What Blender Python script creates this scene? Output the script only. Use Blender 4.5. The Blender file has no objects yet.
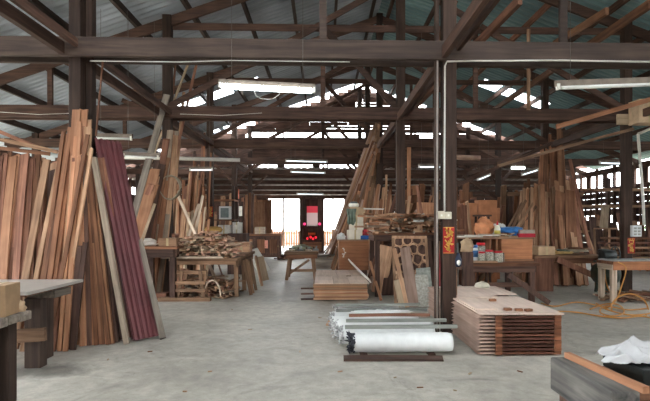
EXPO = 1.5
SKY = 5.5
FL0, FL1 = (146, 141, 130), (190, 184, 172)
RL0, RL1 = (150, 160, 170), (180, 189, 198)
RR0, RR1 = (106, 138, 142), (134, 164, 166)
ROOFY = -5.8
import bpy, bmesh, math, random
from mathutils import Vector, Matrix, noise
random.seed(7)
SC = bpy.context.scene
COL = SC.collection
V = Vector
PI = math.pi
F, CX, HY, CH = 470.0, 323.0, 224.0, 1.45
YAW = math.radians(1.7)            # the camera looks a touch to the right of the hall's axis
PPX = CX+F*math.tan(YAW)
def at(px, py, Y):
    a = (px-PPX)/F; dx = math.cos(YAW)*a+math.sin(YAW); dy = math.cos(YAW)-math.sin(YAW)*a
    k = Y/dy
    return V((dx*k, Y, CH-(py-HY)/F*k))
def fl(px, py):
    k = CH*F/(py-HY); a = (px-PPX)/F
    return V(((math.cos(YAW)*a+math.sin(YAW))*k, (math.cos(YAW)-math.sin(YAW)*a)*k, 0.0))

# ------------------------------------------------------------------ camera
cam = bpy.data.cameras.new('camera'); co = bpy.data.objects.new('camera', cam); COL.objects.link(co)
co.location = (0, 0, CH); co.rotation_euler = (PI/2, 0, -YAW)
cam.sensor_width = 36; cam.lens = 36*F/650; cam.shift_x = (325-PPX)/650; cam.shift_y = 23.5/650
cam.clip_start = .05; cam.clip_end = 300
SC.camera = co
vs = SC.view_settings
vs.view_transform = 'Standard'; vs.look = 'None'; vs.gamma = 1; vs.use_curve_mapping = False
vs.exposure = EXPO

# ------------------------------------------------------------------ materials
MC = {}
def srgb(c):
    return tuple(((x/12.92) if x <= .04045 else ((x+.055)/1.055)**2.4) for x in [v/255 for v in c])+(1,)
def newmat(name):
    m = bpy.data.materials.new(name); m.use_nodes = True
    nt = m.node_tree; nt.nodes.clear()
    out = nt.nodes.new('ShaderNodeOutputMaterial'); b = nt.nodes.new('ShaderNodeBsdfPrincipled')
    nt.links.new(b.outputs[0], out.inputs[0])
    return m, nt, b
def N(nt, t, **k):
    n = nt.nodes.new(t)
    for a, v in k.items():
        if a.startswith('i_'): n.inputs[int(a[2:])].default_value = v
        else: setattr(n, a, v)
    return n
def plain(name, c, rough=.6, metal=0, var=.12, scale=9, spec=.3, bump=0.0):
    if name in MC: return MC[name]
    m, nt, b = newmat(name)
    tc = N(nt, 'ShaderNodeTexCoord'); no = N(nt, 'ShaderNodeTexNoise')
    no.inputs['Scale'].default_value = scale; no.inputs['Detail'].default_value = 5
    nt.links.new(tc.outputs['Object'], no.inputs['Vector'])
    cr = N(nt, 'ShaderNodeValToRGB')
    a = srgb(c)
    cr.color_ramp.elements[0].position = .3; cr.color_ramp.elements[1].position = .7
    cr.color_ramp.elements[0].color = tuple(x*(1-var*1.6) for x in a[:3])+(1,)
    cr.color_ramp.elements[1].color = tuple(min(1, x*(1+var)) for x in a[:3])+(1,)
    nt.links.new(no.outputs[0], cr.inputs[0]); nt.links.new(cr.outputs[0], b.inputs['Base Color'])
    b.inputs['Roughness'].default_value = rough; b.inputs['Metallic'].default_value = metal
    b.inputs['Specular IOR Level'].default_value = spec
    if bump:
        bp = N(nt, 'ShaderNodeBump'); bp.inputs['Strength'].default_value = bump; bp.inputs['Distance'].default_value = .01
        nt.links.new(no.outputs[0], bp.inputs['Height']); nt.links.new(bp.outputs[0], b.inputs['Normal'])
    MC[name] = m
    return m
def wood(name, c1, c2, axis='z', rough=.72, vary=.35, island=True, dirt=.25):
    key = name+'_'+axis
    if key in MC: return MC[key]
    m, nt, b = newmat(key)
    tc = N(nt, 'ShaderNodeTexCoord'); mp = N(nt, 'ShaderNodeMapping')
    s = {'x': (.9, 14, 14), 'y': (14, .9, 14), 'z': (14, 14, .9)}[axis]
    mp.inputs['Scale'].default_value = s
    oi = N(nt, 'ShaderNodeObjectInfo'); ge = N(nt, 'ShaderNodeNewGeometry')
    ad = N(nt, 'ShaderNodeMath', operation='ADD')
    nt.links.new(oi.outputs['Random'], ad.inputs[0])
    if island: nt.links.new(ge.outputs['Random Per Island'], ad.inputs[1])
    fr = N(nt, 'ShaderNodeMath', operation='FRACT'); nt.links.new(ad.outputs[0], fr.inputs[0])
    mu = N(nt, 'ShaderNodeVectorMath', operation='SCALE'); mu.inputs['Scale'].default_value = 37
    cmb = N(nt, 'ShaderNodeCombineXYZ')
    for i in range(3): nt.links.new(fr.outputs[0], cmb.inputs[i])
    nt.links.new(cmb.outputs[0], mu.inputs[0])
    av = N(nt, 'ShaderNodeVectorMath', operation='ADD')
    nt.links.new(tc.outputs['Object'], mp.inputs['Vector'])
    nt.links.new(mp.outputs[0], av.inputs[0]); nt.links.new(mu.outputs[0], av.inputs[1])
    n1 = N(nt, 'ShaderNodeTexNoise'); n1.inputs['Scale'].default_value = 1.6; n1.inputs['Detail'].default_value = 6; n1.inputs['Distortion'].default_value = .4
    nt.links.new(av.outputs[0], n1.inputs['Vector'])
    cr = N(nt, 'ShaderNodeValToRGB'); cr.color_ramp.elements[0].position = .33; cr.color_ramp.elements[1].position = .68
    cr.color_ramp.elements[0].color = srgb(c1); cr.color_ramp.elements[1].color = srgb(c2)
    nt.links.new(n1.outputs[0], cr.inputs[0])
    # stains of a shape of their own
    n2 = N(nt, 'ShaderNodeTexNoise'); n2.inputs['Scale'].default_value = 2.3; n2.inputs['Detail'].default_value = 3
    nt.links.new(tc.outputs['Object'], n2.inputs['Vector'])
    mr = N(nt, 'ShaderNodeMapRange'); mr.inputs[1].default_value = .3; mr.inputs[2].default_value = .7
    mr.inputs[3].default_value = 1-dirt; mr.inputs[4].default_value = 1+dirt*.6
    nt.links.new(n2.outputs[0], mr.inputs[0])
    mr2 = N(nt, 'ShaderNodeMapRange'); mr2.inputs[3].default_value = 1-vary; mr2.inputs[4].default_value = 1+vary
    nt.links.new(fr.outputs[0], mr2.inputs[0])
    mm = N(nt, 'ShaderNodeMath', operation='MULTIPLY')
    nt.links.new(mr.outputs[0], mm.inputs[0]); nt.links.new(mr2.outputs[0], mm.inputs[1])
    hs = N(nt, 'ShaderNodeHueSaturation')
    nt.links.new(cr.outputs[0], hs.inputs['Color']); nt.links.new(mm.outputs[0], hs.inputs['Value'])
    nt.links.new(hs.outputs[0], b.inputs['Base Color'])
    b.inputs['Roughness'].default_value = rough; b.inputs['Specular IOR Level'].default_value = .25
    bp = N(nt, 'ShaderNodeBump'); bp.inputs['Strength'].default_value = .25; bp.inputs['Distance'].default_value = .004
    nt.links.new(n1.outputs[0], bp.inputs['Height']); nt.links.new(bp.outputs[0], b.inputs['Normal'])
    MC[key] = m
    return m
def W(kind, axis='z'):
    P = {'beam': ((54, 43, 38), (78, 64, 56)), 'beamred': ((64, 47, 40), (98, 73, 61)), 'post': ((48, 35, 29), (74, 56, 46)),
         'red': ((104, 68, 54), (150, 106, 84)), 'tan': ((146, 110, 84), (190, 152, 120)), 'orange': ((150, 104, 76), (186, 138, 105)),
         'pale': ((160, 138, 112), (194, 172, 144)), 'grey': ((108, 98, 88), (160, 148, 134)), 'dark': ((64, 46, 40), (102, 76, 64)),
         'brown': ((98, 64, 46), (146, 102, 74)), 'pink': ((150, 120, 104), (188, 158, 140)), 'ply': ((146, 96, 66), (176, 120, 84)),
         'bench': ((112, 84, 64), (160, 126, 98)), 'greytan': ((140, 122, 104), (186, 168, 148))}
    return wood('wood_'+kind, *P[kind], axis)
def emis(name, c, s):
    if name in MC: return MC[name]
    m, nt, b = newmat(name)
    b.inputs['Base Color'].default_value = srgb(c); b.inputs['Emission Color'].default_value = srgb(c); b.inputs['Emission Strength'].default_value = s
    MC[name] = m; return m
def glassy(name, c, amount=.6, rough=.3):
    if name in MC: return MC[name]
    m, nt, b = newmat(name)
    tr = N(nt, 'ShaderNodeBsdfTranslucent'); tr.inputs[0].default_value = srgb(c)
    tp = N(nt, 'ShaderNodeBsdfTransparent'); tp.inputs[0].default_value = srgb(c)
    mx = N(nt, 'ShaderNodeMixShader'); mx.inputs[0].default_value = amount
    nt.links.new(tp.outputs[0], mx.inputs[1]); nt.links.new(tr.outputs[0], mx.inputs[2])
    out = [n for n in nt.nodes if n.type == 'OUTPUT_MATERIAL'][0]
    nt.links.new(mx.outputs[0], out.inputs[0]); MC[name] = m; return m
def clearglass(name):
    if name in MC: return MC[name]
    m, nt, b = newmat(name)
    b.inputs['Base Color'].default_value = (1, 1, 1, 1); b.inputs['Roughness'].default_value = .02
    tp = N(nt, 'ShaderNodeBsdfTransparent'); gl = N(nt, 'ShaderNodeBsdfGlossy'); gl.inputs['Roughness'].default_value = .05
    mx = N(nt, 'ShaderNodeMixShader'); mx.inputs[0].default_value = .08
    nt.links.new(tp.outputs[0], mx.inputs[1]); nt.links.new(gl.outputs[0], mx.inputs[2])
    out = [n for n in nt.nodes if n.type == 'OUTPUT_MATERIAL'][0]
    nt.links.new(mx.outputs[0], out.inputs[0]); MC[name] = m; return m
def concrete():
    m, nt, b = newmat('concrete_floor')
    tc = N(nt, 'ShaderNodeTexCoord')
    def noi(s, d, dist=0, rough=.55):
        n = N(nt, 'ShaderNodeTexNoise'); n.inputs['Scale'].default_value = s; n.inputs['Detail'].default_value = d
        n.inputs['Distortion'].default_value = dist; n.inputs['Roughness'].default_value = rough
        nt.links.new(tc.outputs['Object'], n.inputs['Vector']); return n
    a = noi(.55, 8, .6, .6); f = noi(9, 8, 0, .7); s = noi(1.7, 6, 1.2, .65); g = noi(60, 3)
    cr = N(nt, 'ShaderNodeValToRGB'); e = cr.color_ramp.elements
    e[0].position = .32; e[0].color = srgb(FL0); e[1].position = .7; e[1].color = srgb(FL1)
    nt.links.new(a.outputs[0], cr.inputs[0])
    def mul(prev, src, lo, hi, v0, v1):
        mr = N(nt, 'ShaderNodeMapRange'); mr.inputs[1].default_value = lo; mr.inputs[2].default_value = hi
        mr.inputs[3].default_value = v0; mr.inputs[4].default_value = v1; nt.links.new(src.outputs[0], mr.inputs[0])
        mx = N(nt, 'ShaderNodeVectorMath', operation='SCALE'); nt.links.new(prev, mx.inputs[0]); nt.links.new(mr.outputs[0], mx.inputs['Scale'])
        return mx.outputs[0]
    c = mul(cr.outputs[0], f, .35, .65, .86, 1.12)
    c = mul(c, s, .60, .72, 1, .72)
    c = mul(c, g, .60, .72, 1, .7)
    g2 = noi(23, 4, 0, .7); c = mul(c, g2, .62, .74, 1, 1.16)
    g3 = noi(3.1, 7, .8, .7); c = mul(c, g3, .34, .62, .84, 1.08)
    vo = N(nt, 'ShaderNodeTexVoronoi', feature='DISTANCE_TO_EDGE'); vo.inputs['Scale'].default_value = .45
    wv = N(nt, 'ShaderNodeVectorMath', operation='ADD'); ns = N(nt, 'ShaderNodeVectorMath', operation='SCALE'); ns.inputs['Scale'].default_value = .5
    nt.links.new(s.outputs['Color'], ns.inputs[0]); nt.links.new(tc.outputs['Object'], wv.inputs[0]); nt.links.new(ns.outputs[0], wv.inputs[1])
    nt.links.new(wv.outputs[0], vo.inputs['Vector'])
    c = mul(c, vo, 0, .006, .82, 1)
    # oily patch on the concrete by the left table
    sb = N(nt, 'ShaderNodeVectorMath', operation='SUBTRACT'); st = fl(40, 371); sb.inputs[1].default_value = (st.x-1.2, st.y-12.5, .2)
    nt.links.new(tc.outputs['Object'], sb.inputs[0])
    sc = N(nt, 'ShaderNodeVectorMath', operation='MULTIPLY'); sc.inputs[1].default_value = (1, 2.2, 0); nt.links.new(sb.outputs[0], sc.inputs[0])
    ln = N(nt, 'ShaderNodeVectorMath', operation='LENGTH'); nt.links.new(sc.outputs[0], ln.inputs[0])
    wob = N(nt, 'ShaderNodeMath', operation='MULTIPLY_ADD'); wob.inputs[1].default_value = .9; nt.links.new(g3.outputs[0], wob.inputs[0]); nt.links.new(ln.outputs['Value'], wob.inputs[2])
    c = mul(c, wob, .7, 1.1, .5, 1)
    nt.links.new(c, b.inputs['Base Color'])
    rr = N(nt, 'ShaderNodeMapRange'); rr.inputs[1].default_value = .3; rr.inputs[2].default_value = .7; rr.inputs[3].default_value = .42; rr.inputs[4].default_value = .7
    nt.links.new(a.outputs[0], rr.inputs[0]); nt.links.new(rr.outputs[0], b.inputs['Roughness'])
    bp = N(nt, 'ShaderNodeBump'); bp.inputs['Strength'].default_value = .3; bp.inputs['Distance'].default_value = .01
    nt.links.new(f.outputs[0], bp.inputs['Height']); nt.links.new(bp.outputs[0], b.inputs['Normal'])
    b.inputs['Specular IOR Level'].default_value = .35
    return m
def roofmat(name, c1, c2, var=.2):
    m, nt, b = newmat(name)
    tc = N(nt, 'ShaderNodeTexCoord'); mp = N(nt, 'ShaderNodeMapping'); mp.inputs['Scale'].default_value = (.35, 1.2, .35)
    nt.links.new(tc.outputs['Object'], mp.inputs['Vector'])
    n = N(nt, 'ShaderNodeTexNoise'); n.inputs['Scale'].default_value = 1.5; n.inputs['Detail'].default_value = 6
    nt.links.new(mp.outputs[0], n.inputs['Vector'])
    # each sheet (0.8 m module across the slope) weathers by itself
    sx = N(nt, 'ShaderNodeSeparateXYZ'); nt.links.new(tc.outputs['Object'], sx.inputs[0])
    d = N(nt, 'ShaderNodeMath', operation='DIVIDE'); d.inputs[1].default_value = .76; nt.links.new(sx.outputs['Y'], d.inputs[0])
    fo = N(nt, 'ShaderNodeMath', operation='FLOOR'); nt.links.new(d.outputs[0], fo.inputs[0])
    wn = N(nt, 'ShaderNodeTexWhiteNoise', noise_dimensions='1D'); nt.links.new(fo.outputs[0], wn.inputs['W'])
    cr = N(nt, 'ShaderNodeValToRGB'); cr.color_ramp.elements[0].position = .3; cr.color_ramp.elements[1].position = .7
    cr.color_ramp.elements[0].color = srgb(c1); cr.color_ramp.elements[1].color = srgb(c2)
    nt.links.new(n.outputs[0], cr.inputs[0])
    mr = N(nt, 'ShaderNodeMapRange'); mr.inputs[3].default_value = 1-var; mr.inputs[4].default_value = 1+var
    nt.links.new(wn.outputs['Value'], mr.inputs[0])
    hs = N(nt, 'ShaderNodeHueSaturation'); nt.links.new(cr.outputs[0], hs.inputs['Color']); nt.links.new(mr.outputs[0], hs.inputs['Value'])
    nt.links.new(hs.outputs[0], b.inputs['Base Color'])
    b.inputs['Roughness'].default_value = .42
    return m

# ------------------------------------------------------------------ builders
def reg(o, label=None, cat=None, group=None, kind=None):
    if label: o['label'] = label
    if cat: o['category'] = cat
    if group: o['group'] = group
    if kind: o['kind'] = kind
    return o
def empty(name, loc, label=None, cat=None, group=None):
    o = bpy.data.objects.new(name, None); COL.objects.link(o); o.location = loc; o.empty_display_size = .1
    return reg(o, label, cat, group)
class MB:
    """collects shapes given in world coordinates"""
    def __init__(s): s.v = []; s.f = []; s.sm = []
    def add(s, vs, fs, smooth=False):
        n = len(s.v); s.v += [V(p) for p in vs]; s.f += [[i+n for i in q] for q in fs]; s.sm += [smooth]*len(fs); return s
    def box(s, c, d, rz=0, rx=0, ry=0, taper=1):
        c = V(c); h = V(d)/2
        R = Matrix.Rotation(rz, 3, 'Z') @ Matrix.Rotation(ry, 3, 'Y') @ Matrix.Rotation(rx, 3, 'X')
        vs = []
        for z in (-1, 1):
            k = taper if z > 0 else 1
            for x, y in ((-1, -1), (1, -1), (1, 1), (-1, 1)): vs.append(c+R@V((x*h.x*k, y*h.y*k, z*h.z)))
        return s.add(vs, [(3, 2, 1, 0), (4, 5, 6, 7), (0, 1, 5, 4), (1, 2, 6, 5), (2, 3, 7, 6), (3, 0, 4, 7)])
    def bb(s, x0, x1, y0, y1, z0, z1): return s.box(((x0+x1)/2, (y0+y1)/2, (z0+z1)/2), (abs(x1-x0), abs(y1-y0), abs(z1-z0)))
    def bar(s, p0, p1, w, t, n=(0, -1, 0)):
        p0 = V(p0); p1 = V(p1); d = (p1-p0).normalized(); n = V(n)
        n = (n-d*n.dot(d))
        if n.length < 1e-4: n = V((1, 0, 0))-d*d.x
        n.normalize(); x = d.cross(n)
        vs = []
        for p in (p0, p1):
            for a, b in ((-1, -1), (1, -1), (1, 1), (-1, 1)): vs.append(p+x*a*w/2+n*b*t/2)
        return s.add(vs, [(3, 2, 1, 0), (4, 5, 6, 7), (0, 1, 5, 4), (1, 2, 6, 5), (2, 3, 7, 6), (3, 0, 4, 7)])
    def cyl(s, p0, p1, r, seg=14, r1=None, cap=True):
        return s.tube([p0, p1], [r, r if r1 is None else r1], seg, cap)
    def tube(s, pts, r, seg=8, cap=True, closed=False):
        pts = [V(p) for p in pts]; k = len(pts)
        rs = r if isinstance(r, (list, tuple)) else [r]*k
        vs = []; prev = None
        for i, p in enumerate(pts):
            if closed: d = pts[(i+1) % k]-pts[i-1]
            else: d = pts[min(i+1, k-1)]-pts[max(i-1, 0)]
            if d.length < 1e-9: d = V((0, 0, 1))
            d.normalize()
            if prev is None:
                a = V((0, 0, 1)) if abs(d.z) < .9 else V((1, 0, 0)); u = d.cross(a).normalized()
            else:
                u = prev-d*prev.dot(d)
                if u.length < 1e-6: u = d.orthogonal()
                u.normalize()
            prev = u; w = d.cross(u)
            for j in range(seg):
                an = 2*PI*j/seg; vs.append(p+(u*math.cos(an)+w*math.sin(an))*rs[i])
        fs = []
        for i in range(k if closed else k-1):
            for j in range(seg):
                a = i*seg+j; b = i*seg+(j+1) % seg; c = ((i+1) % k)*seg+(j+1) % seg; d_ = ((i+1) % k)*seg+j
                fs.append((a, b, c, d_))
        n0 = len(s.f); s.add(vs, fs, True)
        if cap and not closed:
            o = len(s.v)-len(vs)
            s.f.append([o+j for j in reversed(range(seg))]); s.sm.append(False)
            s.f.append([o+(k-1)*seg+j for j in range(seg)]); s.sm.append(False)
        return s
    def lathe(s, c, prof, seg=16):
        c = V(c); vs = []; k = len(prof)
        for r, z in prof:
            for j in range(seg):
                an = 2*PI*j/seg; vs.append(c+V((r*math.cos(an), r*math.sin(an), z)))
        fs = [(i*seg+j, i*seg+(j+1) % seg, (i+1)*seg+(j+1) % seg, (i+1)*seg+j) for i in range(k-1) for j in range(seg)]
        s.add(vs, fs, True); o = len(s.v)-len(vs)
        s.f.append([o+j for j in reversed(range(seg))]); s.sm.append(False)
        s.f.append([o+(k-1)*seg+j for j in range(seg)]); s.sm.append(False)
        return s
    def build(s, name, m, parent=None, origin=None, bevel=0):
        me = bpy.data.meshes.new(name)
        if origin is None:
            if parent is not None:
                o_ = V((0, 0, 0)); p = parent
                while p is not None: o_ = o_+p.location; p = p.parent
                org = o_; loc = V((0, 0, 0))
            else:
                xs = [min(v[i] for v in s.v) for i in range(3)]; xe = [max(v[i] for v in s.v) for i in range(3)]
                org = V(((xs[0]+xe[0])/2, (xs[1]+xe[1])/2, xs[2])); loc = org
        else: org = V(origin); loc = org
        me.from_pydata([tuple(v-org) for v in s.v], [], s.f); me.update()
        me.polygons.foreach_set('use_smooth', s.sm)
        if m: me.materials.append(m)
        ob = bpy.data.objects.new(name, me); COL.objects.link(ob)
        if parent is not None: ob.parent = parent
        ob.location = loc
        if bevel:
            md = ob.modifiers.new('bevel', 'BEVEL'); md.width = bevel; md.segments = 1; md.limit_method = 'ANGLE'
        return ob
def plank(name, p0, p1, w, t, m, n=(0, -1, 0), label=None, cat=None, group=None, warp=.006, seg=4, ragged=0.02):
    """one board, long axis = local Z, own random warp, saw-cut ends"""
    p0 = V(p0); p1 = V(p1); L = (p1-p0).length; d = (p1-p0).normalized(); n = V(n)
    n = n-d*n.dot(d)
    if n.length < 1e-3: n = V((1, 0, 0))-d*d.x
    n.normalize(); x = d.cross(n)
    R = Matrix((x, n, d)).transposed()
    vs = []; ph = random.uniform(0, 6)
    rg = [random.uniform(-ragged, ragged) for _ in range(4)]
    for i in range(seg+1):
        f = i/seg; bow = warp*math.sin(f*PI)*math.sin(ph)*L; bx = warp*.5*math.sin(f*PI)*math.cos(ph)*L
        k = 1+.03*math.sin(ph+f*5)
        for q, (a, b) in enumerate(((-1, -1), (1, -1), (1, 1), (-1, 1))):
            z = f*L+(rg[q] if i == seg else 0)
            vs.append(V((a*w/2*k+bx, b*t/2+bow, z)))
    fs = [(3, 2, 1, 0), tuple(seg*4+q for q in (0, 1, 2, 3))]
    for i in range(seg):
        for q in range(4): fs.append((i*4+q, i*4+(q+1) % 4, (i+1)*4+(q+1) % 4, (i+1)*4+q))
    me = bpy.data.meshes.new(name); me.from_pydata([tuple(v) for v in vs], [], fs); me.update(); me.materials.append(m)
    o = bpy.data.objects.new(name, me); COL.objects.link(o)
    o.matrix_world = Matrix.Translation(p0) @ R.to_4x4()
    if p0.z < .06:
        mz = min((p0+R@v).z for v in vs)
        if mz < .001: o.matrix_world = Matrix.Translation(p0+V((0, 0, .001-mz))) @ R.to_4x4()
    return reg(o, label, cat, group)
def lean_bundle(name, label, cat, group, n, base, top, w, t, mats, Yb=None, Yt=6.3, jit=(.02, .02, .06), layer=.0, nrm=(0, -1, 0), seed=0, wj=.3):
    """n boards fanned between base px range and top px range; each one a thing.
    base = (pxa, pya, pxb, pyb) on the floor, top = (pxa, pya, pxb, pyb) at depth Yt"""
    rnd = random.Random(seed+n*13)
    for i in range(n):
        u = (i+.5)/n
        uu = min(1, max(0, u+rnd.uniform(-.5, .5)/n))
        b = fl(base[0]+(base[2]-base[0])*u, base[1]+(base[3]-base[1])*u)
        yt = (Yt[0]+(Yt[1]-Yt[0])*u) if isinstance(Yt, tuple) else Yt
        p = at(top[0]+(top[2]-top[0])*uu, top[1]+(top[3]-top[1])*uu, yt)
        b += V((rnd.uniform(-1, 1)*jit[0], rnd.uniform(-1, 1)*jit[1]+layer*(i % 3), 0))
        p += V((rnd.uniform(-1, 1)*jit[0], layer*(i % 3), rnd.uniform(-1, 1)*jit[2]))
        plank(name, b, p, w*rnd.uniform(1-wj, 1+wj), t*rnd.uniform(.8, 1.2), rnd.choice(mats), nrm, label, cat, group)
# ------------------------------------------------------------------ world
w = bpy.data.worlds.new('world'); SC.world = w; w.use_nodes = True
nt = w.node_tree; bg = nt.nodes['Background']; bg.inputs[0].default_value = (.94, .97, 1.0, 1); bg.inputs[1].default_value = SKY

# ------------------------------------------------------------------ shell
def zr(x): return 7.75-.36*abs(x-1.65)
RX = 1.65
f = MB().bb(-10.2, 12.6, -6, 31, -.2, 0).build('floor', concrete()); reg(f, kind='structure')
g = MB().bb(-70, 75, -40, 100, -.4, -.202).build('ground', plain('yard', (150, 146, 132), .9, scale=2)); reg(g, kind='structure')

def corr(mb, x0, x1, y0, y1, zf, amp=.018, per=.19, t=.004):
    """corrugated sheet, ridges along x (up the slope)"""
    n = max(2, int((y1-y0)/per*6)); vs = []; fs = []
    for k in (0, 1):
        for i in range(n+1):
            y = y0+(y1-y0)*i/n; h = amp*(1 if math.sin(y*2*PI/per) > .35 else (-.4 if math.sin(y*2*PI/per) < -.1 else .3))
            for x in (x0, x1): vs.append((x, y, zf(x)+h-k*t))
    m = 2*(n+1)
    for i in range(n):
        a = i*2; fs.append((a, a+1, a+3, a+2)); fs.append((m+a+2, m+a+3, m+a+1, m+a))
    mb.add(vs, fs)
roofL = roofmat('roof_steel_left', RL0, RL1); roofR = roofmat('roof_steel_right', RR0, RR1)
sky_m = glassy('skylight_sheet', (250, 252, 253), .35)
EL, ER = -9.9, 12.3
L = MB(); R_ = MB()
Y0, Y1, Y2, Y3, Y4 = ROOFY, 15.75, 16.5, 20.3, 21.0
YA, YB = 2.6, 3.6
for (a, b) in ((Y0, YA), (YB, Y1), (Y2, Y3)):
    corr(L, EL, RX, a, b, zr); corr(R_, RX, ER, a, b, zr)
skyl = {0: [(-4.9, -4.1), (-3.9, -3.1), (-2.95, -2.2)], 1: [(5.5, 6.1), (6.2, 6.55), (6.7, 7.3), (7.4, 7.75)]}
def strip(y0, y1, Ls, Rs):
    x = EL
    for (a, b) in sorted(Ls)+[(RX, RX)]:
        if a > x: corr(L, x, a, y0, y1, zr)
        x = b
    x = RX
    for (a, b) in sorted(Rs)+[(ER, ER)]:
        if a > x: corr(R_, x, a, y0, y1, zr)
        x = b
    for (a, b) in Ls+Rs:
        if b > a:
            m = MB(); corr(m, a, b, y0, y1, zr); SKY_N[0] += 1
            reg(m.build('window_%d' % SKY_N[0], sky_m), kind='structure')
SKY_N = [0]
strip(YA, YB, [(-8, -5), (-4.4, -2.2), (-1.6, .4)], [(2.2, 5.4)])  # unseen skylights over the near bay, added to light the foreground tops
strip(Y1, Y2, skyl[0], skyl[1])
strip(Y3, 20.78, [(-7.4, -5.6), (-5.2, -4.5), (-4.3, -3.5)], [])
strip(20.78, Y4, [(-4.3, -3.5), (-2.6, -.2), (-.1, 1.6)], [(1.7, 2.9), (3.2, 4.6), (5.2, 6.6)])
reg(L.build('ceiling', roofL), kind='structure'); reg(R_.build('ceiling', roofR), kind='structure')
rc = MB()
rc.add([(RX-.3, Y0, zr(RX-.3)+.05), (RX, Y0, zr(RX)+.06), (RX+.3, Y0, zr(RX)-.05), (RX-.3, Y4, zr(RX-.3)+.05), (RX, Y4, zr(RX)+.06), (RX+.3, Y4, zr(RX)-.05)], [(0, 1, 4, 3), (1, 2, 5, 4)])
reg(rc.build('trim_ridge', roofL), kind='structure')

# ------------------------------------------------------------------ posts, trusses, purlins
ROWS = [2.53, 6.25, 9.97, 13.7, 17.4, 21.1]
PX = [-8.2, -3.26, 1.65, 6.55, 11.4]
ZT = 3.77
side = {-8.2: 'by the left wall', -3.26: 'left of the aisle', 1.65: 'right of the aisle', 6.55: 'in the right bay', 11.4: 'by the right wall'}
rown = {2.53: 'beside the camera', 6.25: 'in the nearest row', 9.97: 'in the second row', 13.7: 'in the third row', 17.4: 'in the fourth row', 21.1: 'in the last row'}
for Y in ROWS[1:]:
    for X in PX:
        if Y < 9 and X in (6.55, 11.4, -8.2): continue
        if Y < 13 and X in (11.4, -8.2): continue
        m = MB(); top = zr(X)-.16
        m.box((X+.05 if X == -3.26 and Y < 9 else (X+.03 if Y < 7 else X), Y, (top+.001)/2), ((.15 if X < 0 else .18) if Y < 7 else .18, .16, top-.001))
        if X == -3.26 and Y < 7: m.box((X+.18, Y+.09, top/2), (.08, .12, top-.01))
        if X == 1.65 and Y < 7: m.box((X-.125, Y+.02, top/2), (.05, .1, top-.01))
        o = m.build('timber_post', W('post'), bevel=.006)
        reg(o, 'tall dark brown timber roof post %s, %s' % (side[X], rown[Y]), 'post')
def truss(Y, k):
    r = empty('roof_truss', (RX, Y, ZT-.12), ['', 'nearest dark timber roof truss with its wide tie beam across the top of the picture',
        'second timber roof truss back, seen below the nearest beam', 'third timber roof truss back, behind the long tube lamp',
        'fourth timber roof truss back, over the middle of the aisle', 'farthest timber roof truss under the louvred gable'][k], 'roof truss')
    b = W('beamred' if k > 1 else 'beam', 'x')
    m = MB(); dz = .125 if k < 3 else .11
    for s in (-1, 1): m.bb(EL+.9, ER-.9, Y+s*.13-.03, Y+s*.13+.03, ZT-dz, ZT+dz)
    o = m.build('tie_beam', b, r, bevel=.008)
    if k == 1: o.location.z = -.05
    for s in (-1, 1):
        m = MB(); m.bar((RX, Y, zr(RX)-.30), (RX+s*10.6, Y, zr(RX+s*10.6)-.30), .2, .07); m.build('rafter', b, r)
    m = MB()
    for s in (1,): m.bb(-3.35, 6.65, Y+.045, Y+.09, 5.56, 5.70)
    m.build('collar_beam', b, r)
    for s in (-1, 1):
        for (a, c) in () if k == 1 else (((4.9, 3.88), (1.7, 5.65)), ((4.9, 3.88), (7.4, 5.0)), ((1.65, 5.7), (.1, 6.6)), ((0.1, 3.9), (1.65, 5.6))):
            m = MB(); m.bar((RX+s*a[0], Y-.06, a[1]), (RX+s*c[0], Y-.06, c[1]), .12, .05); m.build('strut', b, r)
        m = MB(); m.bar((RX+s*1.65, Y+.12, 3.9), (RX+s*1.65, Y+.12, zr(RX+1.65)-.3), .1, .06); m.build('queen_post', b, r)
        m = MB(); m.bar((RX+s*7.4, Y+.12, 3.9), (RX+s*7.4, Y+.12, zr(RX+7.4)-.3), .1, .06); m.build('queen_post', b, r)
    for X in (PX[1:4] if k > 3 else []):
        for s in (-1, 1):
            m = MB(); m.bar((X+s*.08, Y+.05, 3.0), (X+s*.75, Y+.05, 3.66), .09, .05); m.build('knee_brace', b, r)
for i, Y in enumerate(ROWS):
    if i: truss(Y, i)
pm = W('beamred', 'y'); pm2 = W('beam', 'y'); pm3 = W('tan', 'y')
for s in (-1, 1):
    for i in range(10):
        X = RX+s*(.25+1.06*i+.0)
        m = MB(); m.bb(X-.035, X+.035, Y0, 21.2, zr(X)-.19, zr(X)-.045)
        if s > 0 and i in (2, 3): mt = W('red', 'y')
        else: mt = pm2 if s < 0 else pm
        reg(m.build('roof_purlin', mt), 'long timber purlin running back under the corrugated roof, %s slope' % ('left' if s < 0 else 'right'), 'purlin', 'purlins under the %s roof slope' % ('left' if s < 0 else 'right'))
for X, nm in ((-3.26, 'left of the aisle'), (1.65, 'right of the aisle'), (6.55, 'in the right bay')):
    m = MB()
    for i in range(len(ROWS)-1):
        a, b = ROWS[i]+.165, ROWS[i+1]-.165
        if i == 0: a = Y0
        m.bb(X-.10, X-.03, a, b, ZT-.15, ZT+.0)
        m.bb(X+.09, X+.14, a, b, ZT-.06, ZT+.04)
    reg(m.build('longitudinal_beam', W('beamred', 'y')), 'doubled long timber beam running back along the posts %s' % nm, 'beam')
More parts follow.
